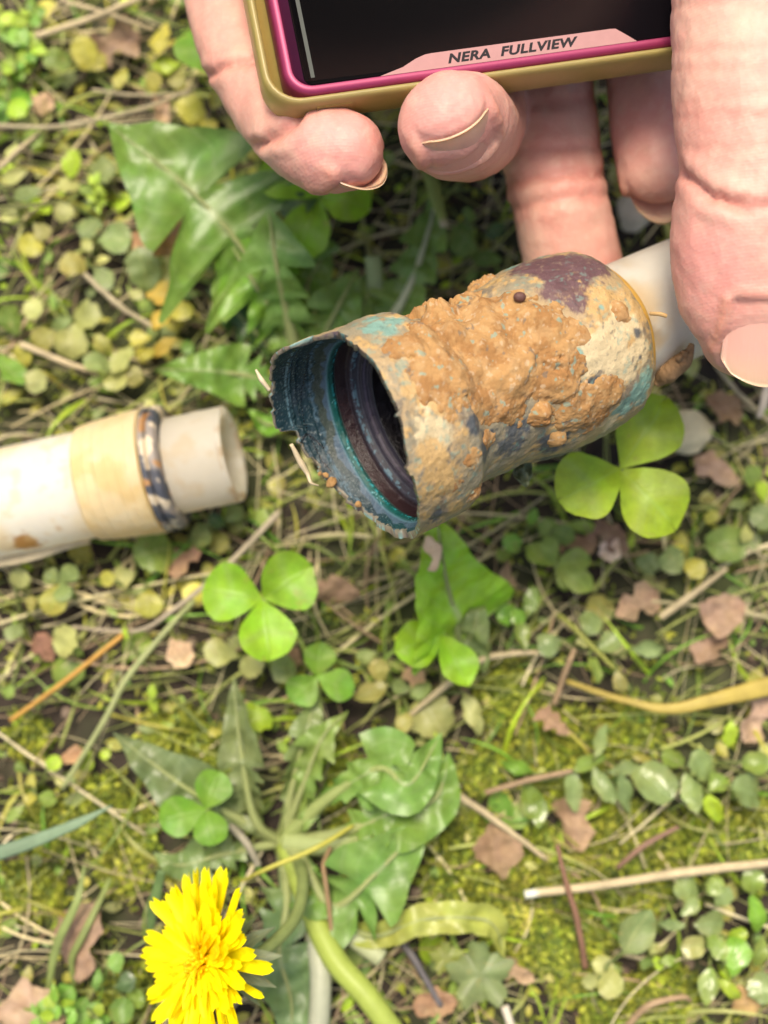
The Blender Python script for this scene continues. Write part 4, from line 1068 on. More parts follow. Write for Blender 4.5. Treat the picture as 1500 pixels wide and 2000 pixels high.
def clover(label, centre, leaflets, z, c='c', stemto=None, group="bright three-leaved clovers", folded=0.0):
    """leaflets: (px, py, length px[, width factor])"""
    cx, cy = centre
    top = P(cx, cy, z)
    r0 = P(*(stemto or (cx + 20, cy + 30)), 0); r0[2] = gz(r0[0], r0[1])
    t = thing("clover", r0, label, "clover", group)
    for k, q in enumerate(leaflets):
        px, py, L = q[:3]; wf = q[3] if len(q) > 3 else 1.0
        cc = q[4] if len(q) > 4 else c
        tilt = q[5] if len(q) > 5 else rng.uniform(-.25, .35)
        s = ppm(px, py, z); Lm = L / s
        d = P(px, py, z) - top; d = unit(d)
        n = 18; tt = np.linspace(0, 1, n)
        mid = top + d * (tt * Lm)[:, None]
        # centre the leaflet on its photograph position
        off = P(px, py, z) - (top + d * Lm * .52)
        mid = mid + off * tt[:, None] * 0.7
        mid[:, 2] += 0.10 * Lm * np.sin(tt * math.pi) + tilt * Lm * tt
        V, Fc, U = blade(mid, prof('obov', n) * Lm * wf, 9, rng.uniform(.05, .4) + folded, (0.25 * rng.normal(), 0.25 * rng.normal(), 1), 0, 0.6, 0.13, rng.random() * 40)
        col_ = np.tile(jit(cc, .16), (len(V), 1))
        o_ = rng.random() * 90
        V = V + Lm * (U[:, 1:2]) * np.stack([.035 * perlin(V * 4.0 / Lm + o_), .035 * perlin(V * 4.0 / Lm + o_ + 9), .03 * perlin(V * 3.5 / Lm + o_ + 30)], 1)
        ch = np.exp(-((U[:, 1] - .5 - .18 * np.abs(U[:, 0] * 2 - 1)) / .07) ** 2)[:, None] * 0.28
        col_ = col_ * (1 - ch) + np.array((0.36, 0.46, 0.18)) * ch
        mk("leaflet", V, Fc, M_CLOVER, t, uv=U, colr=col_)
    m = (top + r0) / 2 + np.array([2.0, -1.0, 2.0])
    mk("stem", *tube([r0, m, top], [.75, .6], 8, 14)[:2], M_STALK, t, colr=np.array((0.20, 0.26, 0.07)))
    return t
clover("bright green clover lying open left of centre, below the coupling's torn mouth", (513, 1172), [(455, 1160, 125), (556, 1143, 128, 1.05), (522, 1235, 122)], 22)
clover("largest clover, glowing yellow-green, under the coupling's right end", (1212, 915), [(1142, 952, 145, 1.05), (1276, 985, 150, 1.08), (1262, 840, 165, .95)], 40, 'l')
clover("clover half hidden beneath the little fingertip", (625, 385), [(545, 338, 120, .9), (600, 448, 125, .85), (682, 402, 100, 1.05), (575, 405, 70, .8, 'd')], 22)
clover("clover with narrow upright leaflets below the arrow-shaped leaf", (866, 1240), [(815, 1258, 100, 1.0), (889, 1290, 115, .75), (858, 1205, 80, .5)], 18)
clover("small clover just right of the bright clover at centre left", (620, 1322), [(624, 1288, 70, 1.0), (594, 1345, 70, 1.1), (662, 1338, 72, 1.0)], 15, 'e')
clover("pale-centred clover left of the dandelion's crown", (402, 1580), [(414, 1543, 78, 1.05), (352, 1592, 88, 1.0, 'e'), (410, 1605, 85, .9, 'e')], 16, 'e')
clover("little dull clover sprig of small notched leaflets right of centre", (1085, 1105), [(1050, 1080, 58, .9), (1070, 1060, 44, .9), (1100, 1120, 66, .8), (1134, 1094, 54), (1138, 1140, 66, .8)], 10, 'g', group="small dull clovers")
clover("tiny grey-green clover under the loose pipe at left", (118, 1138), [(137, 1120, 42), (106, 1130, 40), (126, 1158, 42), (104, 1182, 56, 1.1, 'y')], 9, 'b', group="small dull clovers")
clover("single smooth green leaf peeking out left of the little finger", (420, 150), [(392, 98, 120, .85, 'e')], 24, 'e')

def frilly(label, pts, c='e'):
    r0 = P(pts[0][0], pts[0][1], 0)
    t = thing("frilly_weed", r0, label, "weed")
    bs = []
    for (x, y, n, r) in pts:
        for k in range(n):
            a = 360 * k / n + rng.uniform(-20, 20)
            L = r * rng.uniform(.7, 1.2)
            px, py = x + math.cos(math.radians(a)) * L * .55, y - math.sin(math.radians(a)) * L * .55
            bs.append(leaf_at(px, py, L, a, rng.uniform(5, 11), rng.choice(['lobed', 'oval', 'obov']), c if rng.random() < .7 else 'l', t, "leaf", M_LEAF, 0.1, .1, .2, rows=9, cols=5))
    stems(t, r0, bs[::2], .35)
frilly("frilly bright green weed in the top left corner", [(20, 50, 6, 40), (55, 95, 6, 36), (15, 195, 6, 42), (60, 30, 5, 34), (30, 140, 6, 30)])
frilly("tuft of tiny green leaves by the pale scrap at the bottom edge", [(110, 1960, 7, 36), (150, 1975, 6, 34), (75, 1985, 6, 32), (190, 1990, 6, 30)])
frilly("little yellow-flowering weed below the dandelion leaf at upper left", [(182, 365, 6, 26), (190, 395, 5, 22)], 'l')

# ------------------------------------------------------------------ dandelions
def dand_profile(n, lobes=4, first=0.32, amax=0.16, term=0.62, tw=0.22, stalk=0.03, seed=1):
    r = np.random.default_rng(seed)
    t = np.linspace(0, 1, n)
    w = np.full(n, stalk)
    ed = np.linspace(first, term, lobes + 1)
    for k in range(lobes):
        a, b = ed[k], ed[k + 1]
        m = (t >= a) & (t < b)
        A = amax * (0.45 + 0.55 * (k + 1) / lobes) * r.uniform(.75, 1.15)
        q = (t[m] - a) / (b - a)
        w[m] = np.maximum(stalk + 0.012, A * (1 - q ** 1.6) ** 1.0 * (1 + .08 * np.sin(q * 11)) + 0.045 * q)
    m = t >= term
    q = (t[m] - term) / (1 - term)
    w[m] = np.maximum(tw * (1 - q ** 1.5) * (1 + 0.10 * np.sin(q * 9) * (1 - q)), 0.004)
    w[0] = stalk
    return w
def dand_leaf(parent, pts, L=None, c='k', lobes=4, first=.32, amax=.16, term=.62, tw=.22, stalk=.03, seed=1, cup=.26, wave=2.4, stc=(0.30, 0.34, 0.13), up=(0, 0, 1), mr=1.2, sweep=.22):
    """pts: (px, py, z) from the crown to the tip"""
    q = np.array([P(*p) for p in pts])
    n = 96
    mid = catmull(q, 400)
    sl = np.concatenate([[0], np.cumsum(np.linalg.norm(np.diff(mid, axis=0), axis=1))])
    Lm = sl[-1]
    mid = np.stack([np.interp(np.linspace(0, Lm, n), sl, mid[:, k]) for k in range(3)], 1)
    w = dand_profile(n, lobes, first, amax, term, tw, stalk, seed) * Lm
    V, Fc, U = blade(mid, w, 9, cup, (np.array(up) + np.array([.15 * rng.normal(), .15 * rng.normal(), 0])), sweep, wave, 0, seed)
    cc = np.tile(jit(c, .1), (len(V), 1))
    k = smooth(.35, .05, U[:, 1])[:, None] * .6
    cc = cc * (1 - k) + np.array(stc) * k
    lf = mk("leaf", V, Fc, M_DAND, parent, uv=U, colr=cc)
    b = Bag()
    m2 = mid + np.array([0, 0, .15])
    b.add(*tube(m2[::4], [mr, mr * .8, mr * .5, mr * .28, .12], 8, 40), C=np.array(stc))
    b.build("midrib", M_STALK, lf)
    return lf
def flower_head(parent, c0, axis, R):
    axis = unit(axis)
    e1 = unit(np.cross(axis, CU)); e2 = np.cross(axis, e1)
    head = mk("flower_head", sphere(R * .22, 24, 14) * 1.0 + c0 - axis * R * .20, sphere_f(24, 14), M_STALK, parent, colr=np.array((0.16, 0.2, 0.09)))
    rings = [(36, 1.0, 2, .145), (34, .98, 8, .14), (32, .90, 14, .135), (28, .76, 21, .12), (26, .58, 29, .10), (24, .40, 40, .075)]
    for ri, (n, Lr, el, wf) in enumerate(rings):
        meshes = []
        for var in range(3):
            rows = 9; tt = np.linspace(0, 1, rows); L = R * Lr
            x = np.linspace(.06, 1, rows) * L
            bend = (0.10, 0.02, -0.06)[var] if ri < 3 else -0.16
            mid = np.stack([x, 0 * x, bend * L * (tt ** 2)], 1)
            w = R * wf * np.clip(0.45 + 0.8 * tt - .12 * tt ** 3, 0, 1.05) * .56
            w[-1] *= .82
            V, Fc, U = blade(mid, w, 5, 0.35 if var != 2 else .6, (0, 0, 1))
            V[-5:, 0] += L * .045 * np.array([-.8, .6, -.8, .6, -.8])
            me = bpy.data.meshes.new("petal")
            me.from_pydata((V * MM).tolist(), [], Fc.tolist())
            l = me.uv_layers.new(name="UVMap"); lv = np.zeros(len(me.loops), dtype=np.int32); me.loops.foreach_get("vertex_index", lv)
            l.data.foreach_set("uv", U.astype(np.float32)[lv].ravel())
            a = me.color_attributes.new("Col", 'FLOAT_COLOR', 'POINT')
            yc = np.ones((len(V), 4), np.float32); yc[:, :3] = np.array((0.96, 0.86, 0.006)) if ri < 4 else np.array((0.95, 0.78, 0.005))
            yc[:, :3] *= (0.86 + 0.14 * U[:, 1:2])
            a.data.foreach_set("color", yc.ravel())
            me.polygons.foreach_set("use_smooth", np.ones(len(me.polygons), dtype=bool))
            me.materials.append(M_PETAL); meshes.append(me)
        for k in range(n):
            a = 2 * math.pi * (k + rng.uniform(-.3, .3)) / n + ri * .37
            rd = e1 * math.cos(a) + e2 * math.sin(a)
            sag = np.dot(rd, -CU)
            ee = math.radians(el + rng.normal() * 5 - 6 * sag)
            dx = rd * math.cos(ee) + axis * math.sin(ee)
            tw_ = rng.normal() * .3
            dz = unit(-rd * math.sin(ee) + axis * math.cos(ee)); dy = np.cross(dz, dx)
            dz, dy = dz * math.cos(tw_) + dy * math.sin(tw_), dy * math.cos(tw_) - dz * math.sin(tw_)
            s = rng.uniform(.82, 1.12)
            o = bpy.data.objects.new("petal", meshes[rng.integers(3)])
            col.objects.link(o); o.parent = head
            M = Matrix.Identity(4)
            for i_ in range(3):
                M[i_][0], M[i_][1], M[i_][2] = dx[i_] * s, dy[i_] * s, dz[i_] * s
            p_ = (c0 - BASE[head.name]) + axis * R * (0.02 * ri)
            M[0][3], M[1][3], M[2][3] = p_ * MM
            o.matrix_basis = M
    q = np.stack([rng.normal(size=70), rng.normal(size=70)], 1); b = Bag()      # tight young florets in the middle
    for k in range(70):
        rad = R * .20 * math.sqrt((k + .5) / 70); a = k * 2.39996
        s0 = c0 + axis * R * .04 + (e1 * math.cos(a) + e2 * math.sin(a)) * rad
        s1 = s0 + unit(axis + (e1 * math.cos(a) + e2 * math.sin(a)) * .5 * rad / (R * .2) + .2 * rng.normal(size=3)) * R * rng.uniform(.16, .26)
        b.add(*tube([s0, (s0 + s1) / 2, s1], [R * .014, R * .022], 5, 5), C=np.array((0.95, 0.78, 0.005)) * rng.uniform(.85, 1.05))
    tag(b.build('young_florets', M_PETAL, head), kind='stuff')
    for k in range(9):                                       # reflexed grey-green bracts behind the head
        a = 2 * math.pi * k / 9
        rd = e1 * math.cos(a) + e2 * math.sin(a)
        tt = np.linspace(0, 1, 9)[:, None]
        mid = c0 - axis * R * .28 + rd * (tt * R * .55) - axis * (R * .42 * tt ** 1.5)
        V, Fc, U = blade(mid, R * .11 * np.sin(math.pi * (0.15 + .84 * tt[:, 0])) + .02, 5, .2, axis)
        mk("bract", V, Fc, M_LEAF, head, uv=U, colr=np.array((0.17, 0.21, 0.12)))
    return head
def make_dandelions():
    # plant with the flower
    K = P(548, 1645, 0); K[2] = gz(K[0], K[1])
    t = thing("dandelion", K, "flowering dandelion rosette with one open yellow bloom, lower centre", "dandelion", "dandelions")
    k0 = (548, 1645, 3)
    dand_leaf(t, [k0, (640, 1560, 12), (740, 1500, 19), (800, 1530, 22), (862, 1432, 18)], c='k', lobes=2, first=.40, amax=.08, term=.6, tw=.15, seed=3, stc=(.30, .36, .12), mr=1.9)
    dand_leaf(t, [k0, (650, 1632, 10), (760, 1590, 15), (850, 1560, 16), (876, 1470, 14)], c='k', lobes=3, first=.42, amax=.12, term=.62, tw=.17, seed=21, mr=2.0)
    dand_leaf(t, [k0, (590, 1680, 9), (650, 1770, 13), (740, 1700, 17), (838, 1600, 15)], c='k', lobes=3, first=.34, amax=.20, term=.62, tw=.19, seed=5, mr=1.6)
    dand_leaf(t, [k0, (498, 1600, 9), (470, 1460, 14), (455, 1322, 15)], c=(.13, .17, .075), lobes=3, first=.3, amax=.11, term=.55, tw=.12, seed=6, cup=.3)
    dand_leaf(t, [k0, (570, 1540, 9), (600, 1420, 12), (628, 1340, 12)], c=(.13, .18, .07), lobes=3, first=.3, amax=.09, term=.7, tw=.10, seed=7)
    dand_leaf(t, [k0, (590, 1540, 10), (630, 1440, 14), (680, 1390, 13)], c=(.14, .22, .06), lobes=4, first=.25, amax=.12, term=.85, tw=.05, seed=8, stalk=.045)
    dand_leaf(t, [k0, (450, 1590, 9), (350, 1530, 13), (222, 1432, 12)], c=(.12, .18, .08), lobes=2, first=.3, amax=.12, term=.52, tw=.15, seed=9)
    dand_leaf(t, [k0, (560, 1760, 10), (545, 1860, 12), (570, 1960, 12), (560, 2060, 10)], c=(.12, .19, .09), lobes=2, first=.25, amax=.14, term=.5, tw=.18, seed=10)
    dand_leaf(t, [k0, (430, 1670, 8), (350, 1690, 9), (300, 1665, 9)], c=(.13, .2, .07), lobes=3, first=.3, amax=.14, term=.6, tw=.17, seed=12)
    dand_leaf(t, [k0, (700, 1820, 10), (830, 1795, 14), (955, 1800, 13), (985, 1870, 8)], c=(.26, .30, .07), lobes=2, first=.4, amax=.04, term=.8, tw=.05, seed=13, stalk=.028)
    # thick hollow flower stalks without heads
    st = [([(560, 1650, 4), (640, 1850, 14), (720, 1950, 17), (800, 2060, 16)], 2.5, (.34, .42, .08)), ([(570, 1700, 6), (640, 1790, 9), (745, 1872, 9)], 2.1, (.42, .46, .26)),
          ([(600, 1760, 6), (622, 1860, 12), (626, 1940, 14), (618, 2060, 13)], 2.3, (.40, .42, .30)), ([(560, 1645, 5), (640, 1650, 9), (700, 1628, 10)], 2.3, (.34, .40, .16))]
    for pts, r, c in st:
        mk("stalk", *tube([P(*p) for p in pts], [r * 1.05, r], 14, 40)[:2], M_STALK, t, colr=np.array(c))
    c0 = P(408, 1874, 42); ax = unit(0.63 * unit(CAM - c0) - 0.78 * CR + .02 * CU)
    mk("flower_stalk", *tube([P(575, 1660, 4), P(592, 1720, 16), P(572, 1800, 27), c0 - ax * 6 + CR * 3, c0 - ax * 1], [1.5, 1.3, 1.3, 1.6], 12, 50)[:2], M_STALK, t, colr=np.array((.22, .27, .09)))
    flower_head(t, c0, ax, 15.8)
    # upper left plant
    K = P(600, 740, 0); K[2] = gz(K[0], K[1])
    t = thing("dandelion", K, "leafy dandelion without a flower, left of and behind the coupling's mouth", "dandelion", "dandelions")
    k0 = (590, 740, 3)
    dand_leaf(t, [k0, (520, 560, 14), (400, 400, 22), (212, 242, 24)], c='k', lobes=2, first=.34, amax=.34, term=.66, tw=.22, seed=33, cup=.28, wave=2.2, mr=1.3)
    dand_leaf(t, [k0, (560, 610, 16), (540, 520, 26), (524, 405, 30)], c='k', lobes=3, first=.2, amax=.15, term=.72, tw=.19, seed=34, mr=1.8, wave=1.6)
    dand_leaf(t, [k0, (520, 740, 9), (420, 725, 14), (300, 722, 15)], c='k', lobes=2, first=.3, amax=.15, term=.45, tw=.19, seed=35, cup=.3)
    dand_leaf(t, [k0, (630, 660, 11), (660, 600, 17), (700, 525, 16)], c='k', lobes=3, first=.25, amax=.26, term=.62, tw=.2, seed=36)
    dand_leaf(t, [k0, (560, 650, 10), (500, 560, 17), (430, 440, 18)], c='e', lobes=3, first=.25, amax=.22, term=.58, tw=.24, seed=37)
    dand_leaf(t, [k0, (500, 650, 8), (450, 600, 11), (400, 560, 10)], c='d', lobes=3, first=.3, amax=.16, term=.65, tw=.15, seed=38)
    dand_leaf(t, [k0, (640, 700, 9), (700, 620, 13), (745, 500, 12)], c='k', lobes=3, first=.3, amax=.08, term=.7, tw=.11, seed=39, mr=1.5)
    dand_leaf(t, [k0, (700, 700, 8), (790, 580, 13), (840, 440, 13), (850, 370, 11)], c='k', lobes=4, first=.25, amax=.11, term=.75, tw=.09, seed=40, mr=2.2, stc=(.45, .5, .32))
    dand_leaf(t, [k0, (560, 790, 8), (530, 830, 8), (480, 800, 9)], c='e', lobes=3, first=.3, amax=.12, term=.6, tw=.15, seed=41)
    dand_leaf(t, [k0, (620, 640, 9), (600, 560, 14), (650, 470, 14)], c='k', lobes=3, first=.3, amax=.18, term=.6, tw=.2, seed=42)
    # single arrow-shaped leaf below the coupling
    K = P(880, 1290, 0); K[2] = gz(K[0], K[1])
    t = thing("dandelion", K, "young dandelion with an arrow-shaped leaf just below the coupling's lower corner", "dandelion", "dandelions")
    dand_leaf(t, [(895, 1290, 3), (893, 1230, 14), (870, 1120, 25), (852, 1000, 27)], c='c', lobes=1, first=.1, amax=.10, term=.24, tw=.34, seed=50, cup=.18, sweep=-.1, mr=1.0)
    dand_leaf(t, [(895, 1290, 3), (915, 1250, 10), (930, 1215, 15), (935, 1165, 14)], c='b', lobes=1, first=.1, amax=.1, term=.25, tw=.3, seed=51, cup=.18)
make_dandelions()
# ------------------------------------------------------------------ single leaves, straws, twigs and litter
def plain_leaf(name, label, cat, px, py, L, ang, z, kind, c, mat, **k):
    r0 = P(px, py, 0)
    V, Fc, U, cc, mid = leaf_at(px, py, L, ang, z, kind, c, None, mat=mat, **k)
    o = mk(name, V, Fc, mat, None, uv=U, colr=cc)
    return tag(o, label, cat)
sprig("spoon_leaf_weed", "pale green spoon-shaped leaf on a long stalk below the white-tipped straw", "weed", [(1228, 1838, 150, 'b', 58, 'spoon')], z=10, root=(1190, 1900))
def ivy_leaf(label, px, py, R, c, z):
    n, a = 64, np.linspace(0, 2 * math.pi, 64, endpoint=False)
    t = thing("ivy_leaf_weed", P(px + 30, py + 60, 0), label, "weed")
    s = ppm(px, py, z)
    r = R / s * (0.80 + 0.14 * np.cos(5 * (a - .4)) + 0.07 * np.cos(13 * a + 1) + .03 * np.cos(29 * a))
    rows = []
    for f in np.linspace(0.02, 1, 8):
        p = P(px, py, z) + np.stack([np.cos(a) * r * f, np.sin(a) * r * f, 0.12 * R / s * f ** 2 * np.sin(5 * a)], 1)
        rows.append(p)
    V = np.concatenate(rows); U = np.stack([np.tile(.5 + .5 * np.abs(np.sin(2.5 * (a - .4))), 8), np.repeat(np.linspace(0, 1, 8), 64)], 1)
    cc = np.tile(jit(c), (len(V), 1))
    mk("leaf", V, gridf(8, 64, True), M_LEAF, t, uv=U, colr=cc)
    stems(t, P(px + 30, py + 60, 0), [P(px, py, z - .3)], .5)
ivy_leaf("grey-green lobed ivy-like leaf near the bottom edge right of the thick stalk", 938, 1905, 72, (.14, .19, .085), 7)
ivy_leaf("small lobed leaf left of the lobed ivy-like leaf, yellower and narrower", 872, 1872, 36, (.2, .24, .06), 6)

def straw(name, label, cat, pts, r, c, mat=None, flat=None, tip=None, n=None):
    q = [P(*p) for p in pts]
    V, Fc, U = tube(q, r, 8, n or 8 * len(pts), flat)
    V = V + (fbm(V, 0.25, 2, rng.random() * 50)[:, None] * 0.12)
    cc = np.tile(np.array(c, float), (len(V), 1))
    k = (smooth(0.0, 0.5, fbm(V, 0.12, 3, rng.random() * 50)) * 0.4)[:, None]; cc = cc * (1 - k) + np.array(c) * 0.55 * k
    if tip is not None:
        k = smooth(tip[1], tip[1] * .4, U[:, 1])[:, None]; cc = cc * (1 - k) + np.array(tip[0]) * k
    return tag(mk(name, V, Fc, mat or M_STRAW, None, uv=U, colr=cc), label, cat)
S1, S2, S3 = (0.50, 0.41, 0.24), (0.33, 0.23, 0.13), (0.42, 0.36, 0.22)
straw("straw", "thick pale straw with a whitish cut tip lying across the moss at lower right", "straw", [(1025, 1747, 9), (1180, 1728, 10), (1340, 1703, 10), (1520, 1684, 9)], [.95, 1.0, 1.1, .9], S1, tip=((.7, .72, .6), .07))
straw("straw", "pale straw slanting down right from the dandelion's arrow leaf", "straw", [(888, 1550, 12), (950, 1590, 9), (1068, 1678, 6)], [.9, .8, .5], S1)
straw("straw", "orange straw slanting up among brown stems at lower left", "straw", [(20, 1408, 5), (130, 1328, 8), (240, 1240, 9)], [.55, .6, .6], (0.50, 0.28, 0.06))
straw("green_stem", "pale green jointed stem running diagonally left of the bright clover", "stem", [(122, 1540, 5), (205, 1405, 8), (250, 1322, 10), (330, 1225, 10), (380, 1172, 8)], [.55, .65, .8, .65, .55], (0.36, 0.40, 0.17), M_STALK)
straw("straw", "grey-brown straw from below the coupling's mouth down to the left", "straw", [(545, 1000, 9), (440, 1108, 8), (340, 1190, 7), (265, 1232, 5), (140, 1225, 4)], [.75, .7, .6, .5, .4], (0.40, 0.34, 0.24))
straw("grass_blade", "yellow arching grass blade turning green at the right edge", "grass blade", [(1105, 1330, 4), (1200, 1362, 8), (1300, 1384, 11), (1390, 1368, 12), (1520, 1336, 10)], [.5, .8, 1.1, 1.6, 2.3], (0.46, 0.36, 0.08), M_STALK, [.3, .35, .4, .4, .4])
straw("grass_blade", "bluish green grass blade with a pale tip at the left edge", "grass blade", [(-40, 1678, 13), (60, 1645, 14), (150, 1608, 15), (218, 1574, 15)], [1.7, 1.5, 1.1, .15], (0.20, 0.29, 0.17), M_STALK, [.25, .25, .2, .1])
straw("grass_blade", "upright green grass blade left of the yellow bloom", "grass blade", [(290, 1838, 4), (300, 1770, 12), (316, 1700, 17)], [.6, 1.3, .9], (0.15, 0.24, 0.08), M_STALK, [.25, .25, .2])
straw("grass_blade", "short bent grass blade beside the brown dead leaf at lower left", "grass blade", [(92, 1945, 4), (110, 1850, 9), (150, 1760, 11), (165, 1690, 9)], [.6, 1.0, .9, .3], (0.24, 0.30, 0.09), M_STALK, [.25, .25, .2, .1])
straw("grass_blade", "curled grass tip hanging above the pale scrap at lower left", "grass blade", [(145, 1925, 4), (140, 1875, 8), (160, 1830, 9), (190, 1770, 8), (215, 1715, 5)], [.4, .8, .8, .7, .5], (0.23, 0.28, 0.08), M_STALK, [.2, .25, .25, .2, .2])
straw("grass_blade", "cut green grass stub pointing down below the ring finger", "grass blade", [(868, 442, 26), (850, 380, 22), (832, 310, 14)], [.9, 1.5, 1.7], (0.26, 0.34, 0.09), M_STALK, [.4, .4, .4], tip=((.5, .46, .3), .12))
straw("grass_blade", "pale green grass stub between dandelion leaves above the coupling's rim", "grass blade", [(728, 500, 18), (732, 560, 14), (735, 630, 6)], [1.9, 1.9, 1.6], (0.27, 0.34, 0.15), M_STALK, [.6, .6, .5])
straw("dead_stem", "thin bent brown dead stem hanging beside the dandelion's thick stalks", "stem", [(645, 1655, 14), (632, 1690, 16), (638, 1740, 17), (648, 1830, 14), (640, 1855, 12), (605, 1868, 9)], [.5, .55, .55, .5, .45, .3], (0.30, 0.20, 0.10))
straw("twig", "reddish brown twig standing between moss and lobed leaf at bottom centre right", "twig", [(1088, 1650, 13), (1105, 1720, 12), (1128, 1800, 9), (1143, 1890, 4)], [.45, .6, .7, .75], (0.24, 0.13, 0.08))
straw("twig", "dark grey twig near the bottom edge left of the lobed leaf", "twig", [(770, 1818, 5), (812, 1880, 7), (862, 1965, 5)], [.7, .8, .7], (0.13, 0.12, 0.12))
straw("straw", "pale straw crossing in front of the lower right clover's stem", "straw", [(800, 1398, 7), (872, 1338, 10), (950, 1285, 9), (1080, 1272, 7)], [.5, .8, .8, .5], S1)
straw("straw", "brown straw rising from the yellow grass blade's base", "straw", [(1083, 1375, 6), (1105, 1310, 9), (1122, 1268, 8)], [.7, .7, .6], S2)
straw("straw", "light brown straw leading to the glossy oval-leaf sprig", "straw", [(948, 1548, 7), (1040, 1522, 9), (1120, 1505, 9)], [.7, .7, .5], S2)
straw("straw", "long thin straw spanning the upper left just above the dandelion leaf", "straw", [(-30, 243, 10), (90, 248, 12), (200, 232, 12), (300, 205, 10), (385, 168, 6)], [.45, .5, .5, .45, .3], S3)
straw("straw", "broad pale straw slanting up to the top edge at left", "straw", [(70, 72, 9), (180, 35, 12), (300, -15, 13)], [.8, .8, .7], S1)
straw("straw", "thin straw slanting down right from the top left corner", "straw", [(120, 0, 10), (220, 30, 12), (300, 58, 9)], [.5, .55, .4], S1)
straw("straw", "straw lying level between the long thin straw and the little finger", "straw", [(180, 176, 7), (270, 186, 9), (385, 183, 7)], [.4, .4, .35], S3)
straw("straw", "light straw leaning up at the left edge beside grey-green ovals", "straw", [(-5, 332, 8), (40, 290, 10), (78, 258, 9)], [.6, .6, .4], S1)
straw("straw", "dark olive straw at the left edge above olive round leaves", "straw", [(-10, 408, 8), (60, 402, 9), (118, 396, 7)], [.6, .6, .5], (0.15, 0.16, 0.05))  # coloured a darker olive than the other straws
straw("straw", "tan straw running down to the right above the loose pipe", "straw", [(40, 672, 8), (120, 705, 9), (190, 730, 7)], [.8, .8, .5], S1)
straw("straw", "tan straw slanting through yellow round leaves left of the arrow leaf", "straw", [(165, 535, 8), (225, 590, 9), (300, 640, 7)], [.6, .7, .5], S3)
straw("straw", "dry husk strip lying along the loose pipe's underside at left", "straw", [(-30, 1100, 12), (60, 1085, 13), (120, 1068, 13), (176, 1058, 12)], [1.6, 1.4, 1.0, .5], (0.62, 0.52, 0.32), None, [.3, .3, .3, .2])
straw("straw", "pale straw under the thumb tip sloping to the right edge", "straw", [(1395, 710, 12), (1440, 765, 10), (1510, 830, 7)], [.5, .6, .5], S3)
straw("straw", "whitish flat straw at the right edge below the thumb", "straw", [(1505, 720, 12), (1493, 780, 11), (1482, 815, 8)], [.9, 1.0, .6], (0.60, 0.52, 0.42), None, [.3, .3, .2])
straw("straw", "pale stalk sloping from the tan dry leaf toward the right edge", "straw", [(1290, 1205, 6), (1340, 1170, 8), (1420, 1110, 7)], [.9, .9, .5], S1)
straw("green_stem", "thin yellow-green stem linking round bluish leaves", "stem", [(1090, 1200, 5), (1140, 1245, 8), (1215, 1322, 7)], [.55, .55, .5], (0.30, 0.32, 0.07), M_STALK)
straw("straw", "thin yellow stem crossing the thick dandelion stalk above the bloom", "stem", [(470, 1722, 15), (520, 1698, 18), (620, 1655, 18), (690, 1612, 14)], [.3, .5, .6, .4], (0.48, 0.46, 0.08), M_STALK)
straw("straw", "grey stalk curving down to the right of the pale-centred clover", "straw", [(438, 1600, 8), (480, 1645, 10), (505, 1690, 8)], [.8, .9, .8], (0.33, 0.30, 0.22))
straw("twig", "brown stem at the right bottom corner bending into the sprig", "twig", [(1220, 2010, 5), (1265, 1965, 9), (1330, 1948, 9), (1350, 1955, 7)], [.8, .8, .6, .4], (0.36, 0.25, 0.14))
straw("straw", "two-toned straw stub below the spoon-shaped leaf at bottom edge", "straw", [(985, 1965, 7), (1000, 2010, 6)], [.9, .9], (0.62, 0.56, 0.44))
straw("twig", "brown twig slanting behind the moss right of the pale straw", "twig", [(1205, 1695, 5), (1260, 1650, 8), (1325, 1615, 7)], [.6, .7, .5], (0.25, 0.15, 0.10))
# bits caught on the fitting
d0 = FX
straw("straw", "short pale straw stuck to the left of the coupling's torn mouth", "straw", [(500, 722, 80), (512, 742, 80), (526, 762, 79)], [.2, .5, .35], (0.62, 0.52, 0.34))
straw("straw", "curled straw fibre hanging from the coupling's lower torn edge", "straw", [(568, 868, 78), (588, 905, 76), (600, 925, 75), (607, 943, 75), (622, 948, 74)], [.35, .55, .4, .25, .15], (0.60, 0.49, 0.31))
q_ = surf_hit(1030, 915, 16.5)
def scrap(name, label, cat, px, py, z, R, c, mat, seed, ex=1.0, crumple=.35):
    """a crumpled flat piece: dry leaf, petal or stone chip"""
    a = np.linspace(0, 2 * math.pi, 28, endpoint=False); s = ppm(px, py, z)
    r = R / s * (1 + .28 * fbm(np.stack([np.cos(a), np.sin(a), 0 * a], 1), 1.3, 3, seed))
    V = []
    for f in np.linspace(.03, 1, 8):
        V.append(P(px, py, z) + np.stack([np.cos(a) * r * f * ex, np.sin(a) * r * f / ex, 0 * a], 1))
    V = np.concatenate(V); V[:, 2] += R / s * crumple * fbm(V, 1.6 * s / R, 3, seed * 3.1)
    U = np.stack([np.tile((np.cos(a - .6) + 1) / 2, 8) * .98, np.repeat(np.linspace(0, 1, 8), 28)], 1)
    Fc = gridf(8, 28, True)
    low = V - np.array([0, 0, .25]); nn = len(V)
    Fa = Fc.tolist() + (Fc[:, ::-1] + nn).tolist() + [[7 * 28 + i, 7 * 28 + i + nn, 7 * 28 + (i + 1) % 28 + nn, 7 * 28 + (i + 1) % 28] for i in range(28)]
    k = (smooth(-.1, .5, fbm(V, .25, 3, seed)) * .45)[:, None]
    cc = np.array(c) * (1 - k) + np.array(c) * np.array((.6, .5, .45)) * k
    return tag(mk(name, np.concatenate([V, low]), Fa, mat, None, uv=np.concatenate([U, U]), colr=np.concatenate([cc, cc])), label, cat)
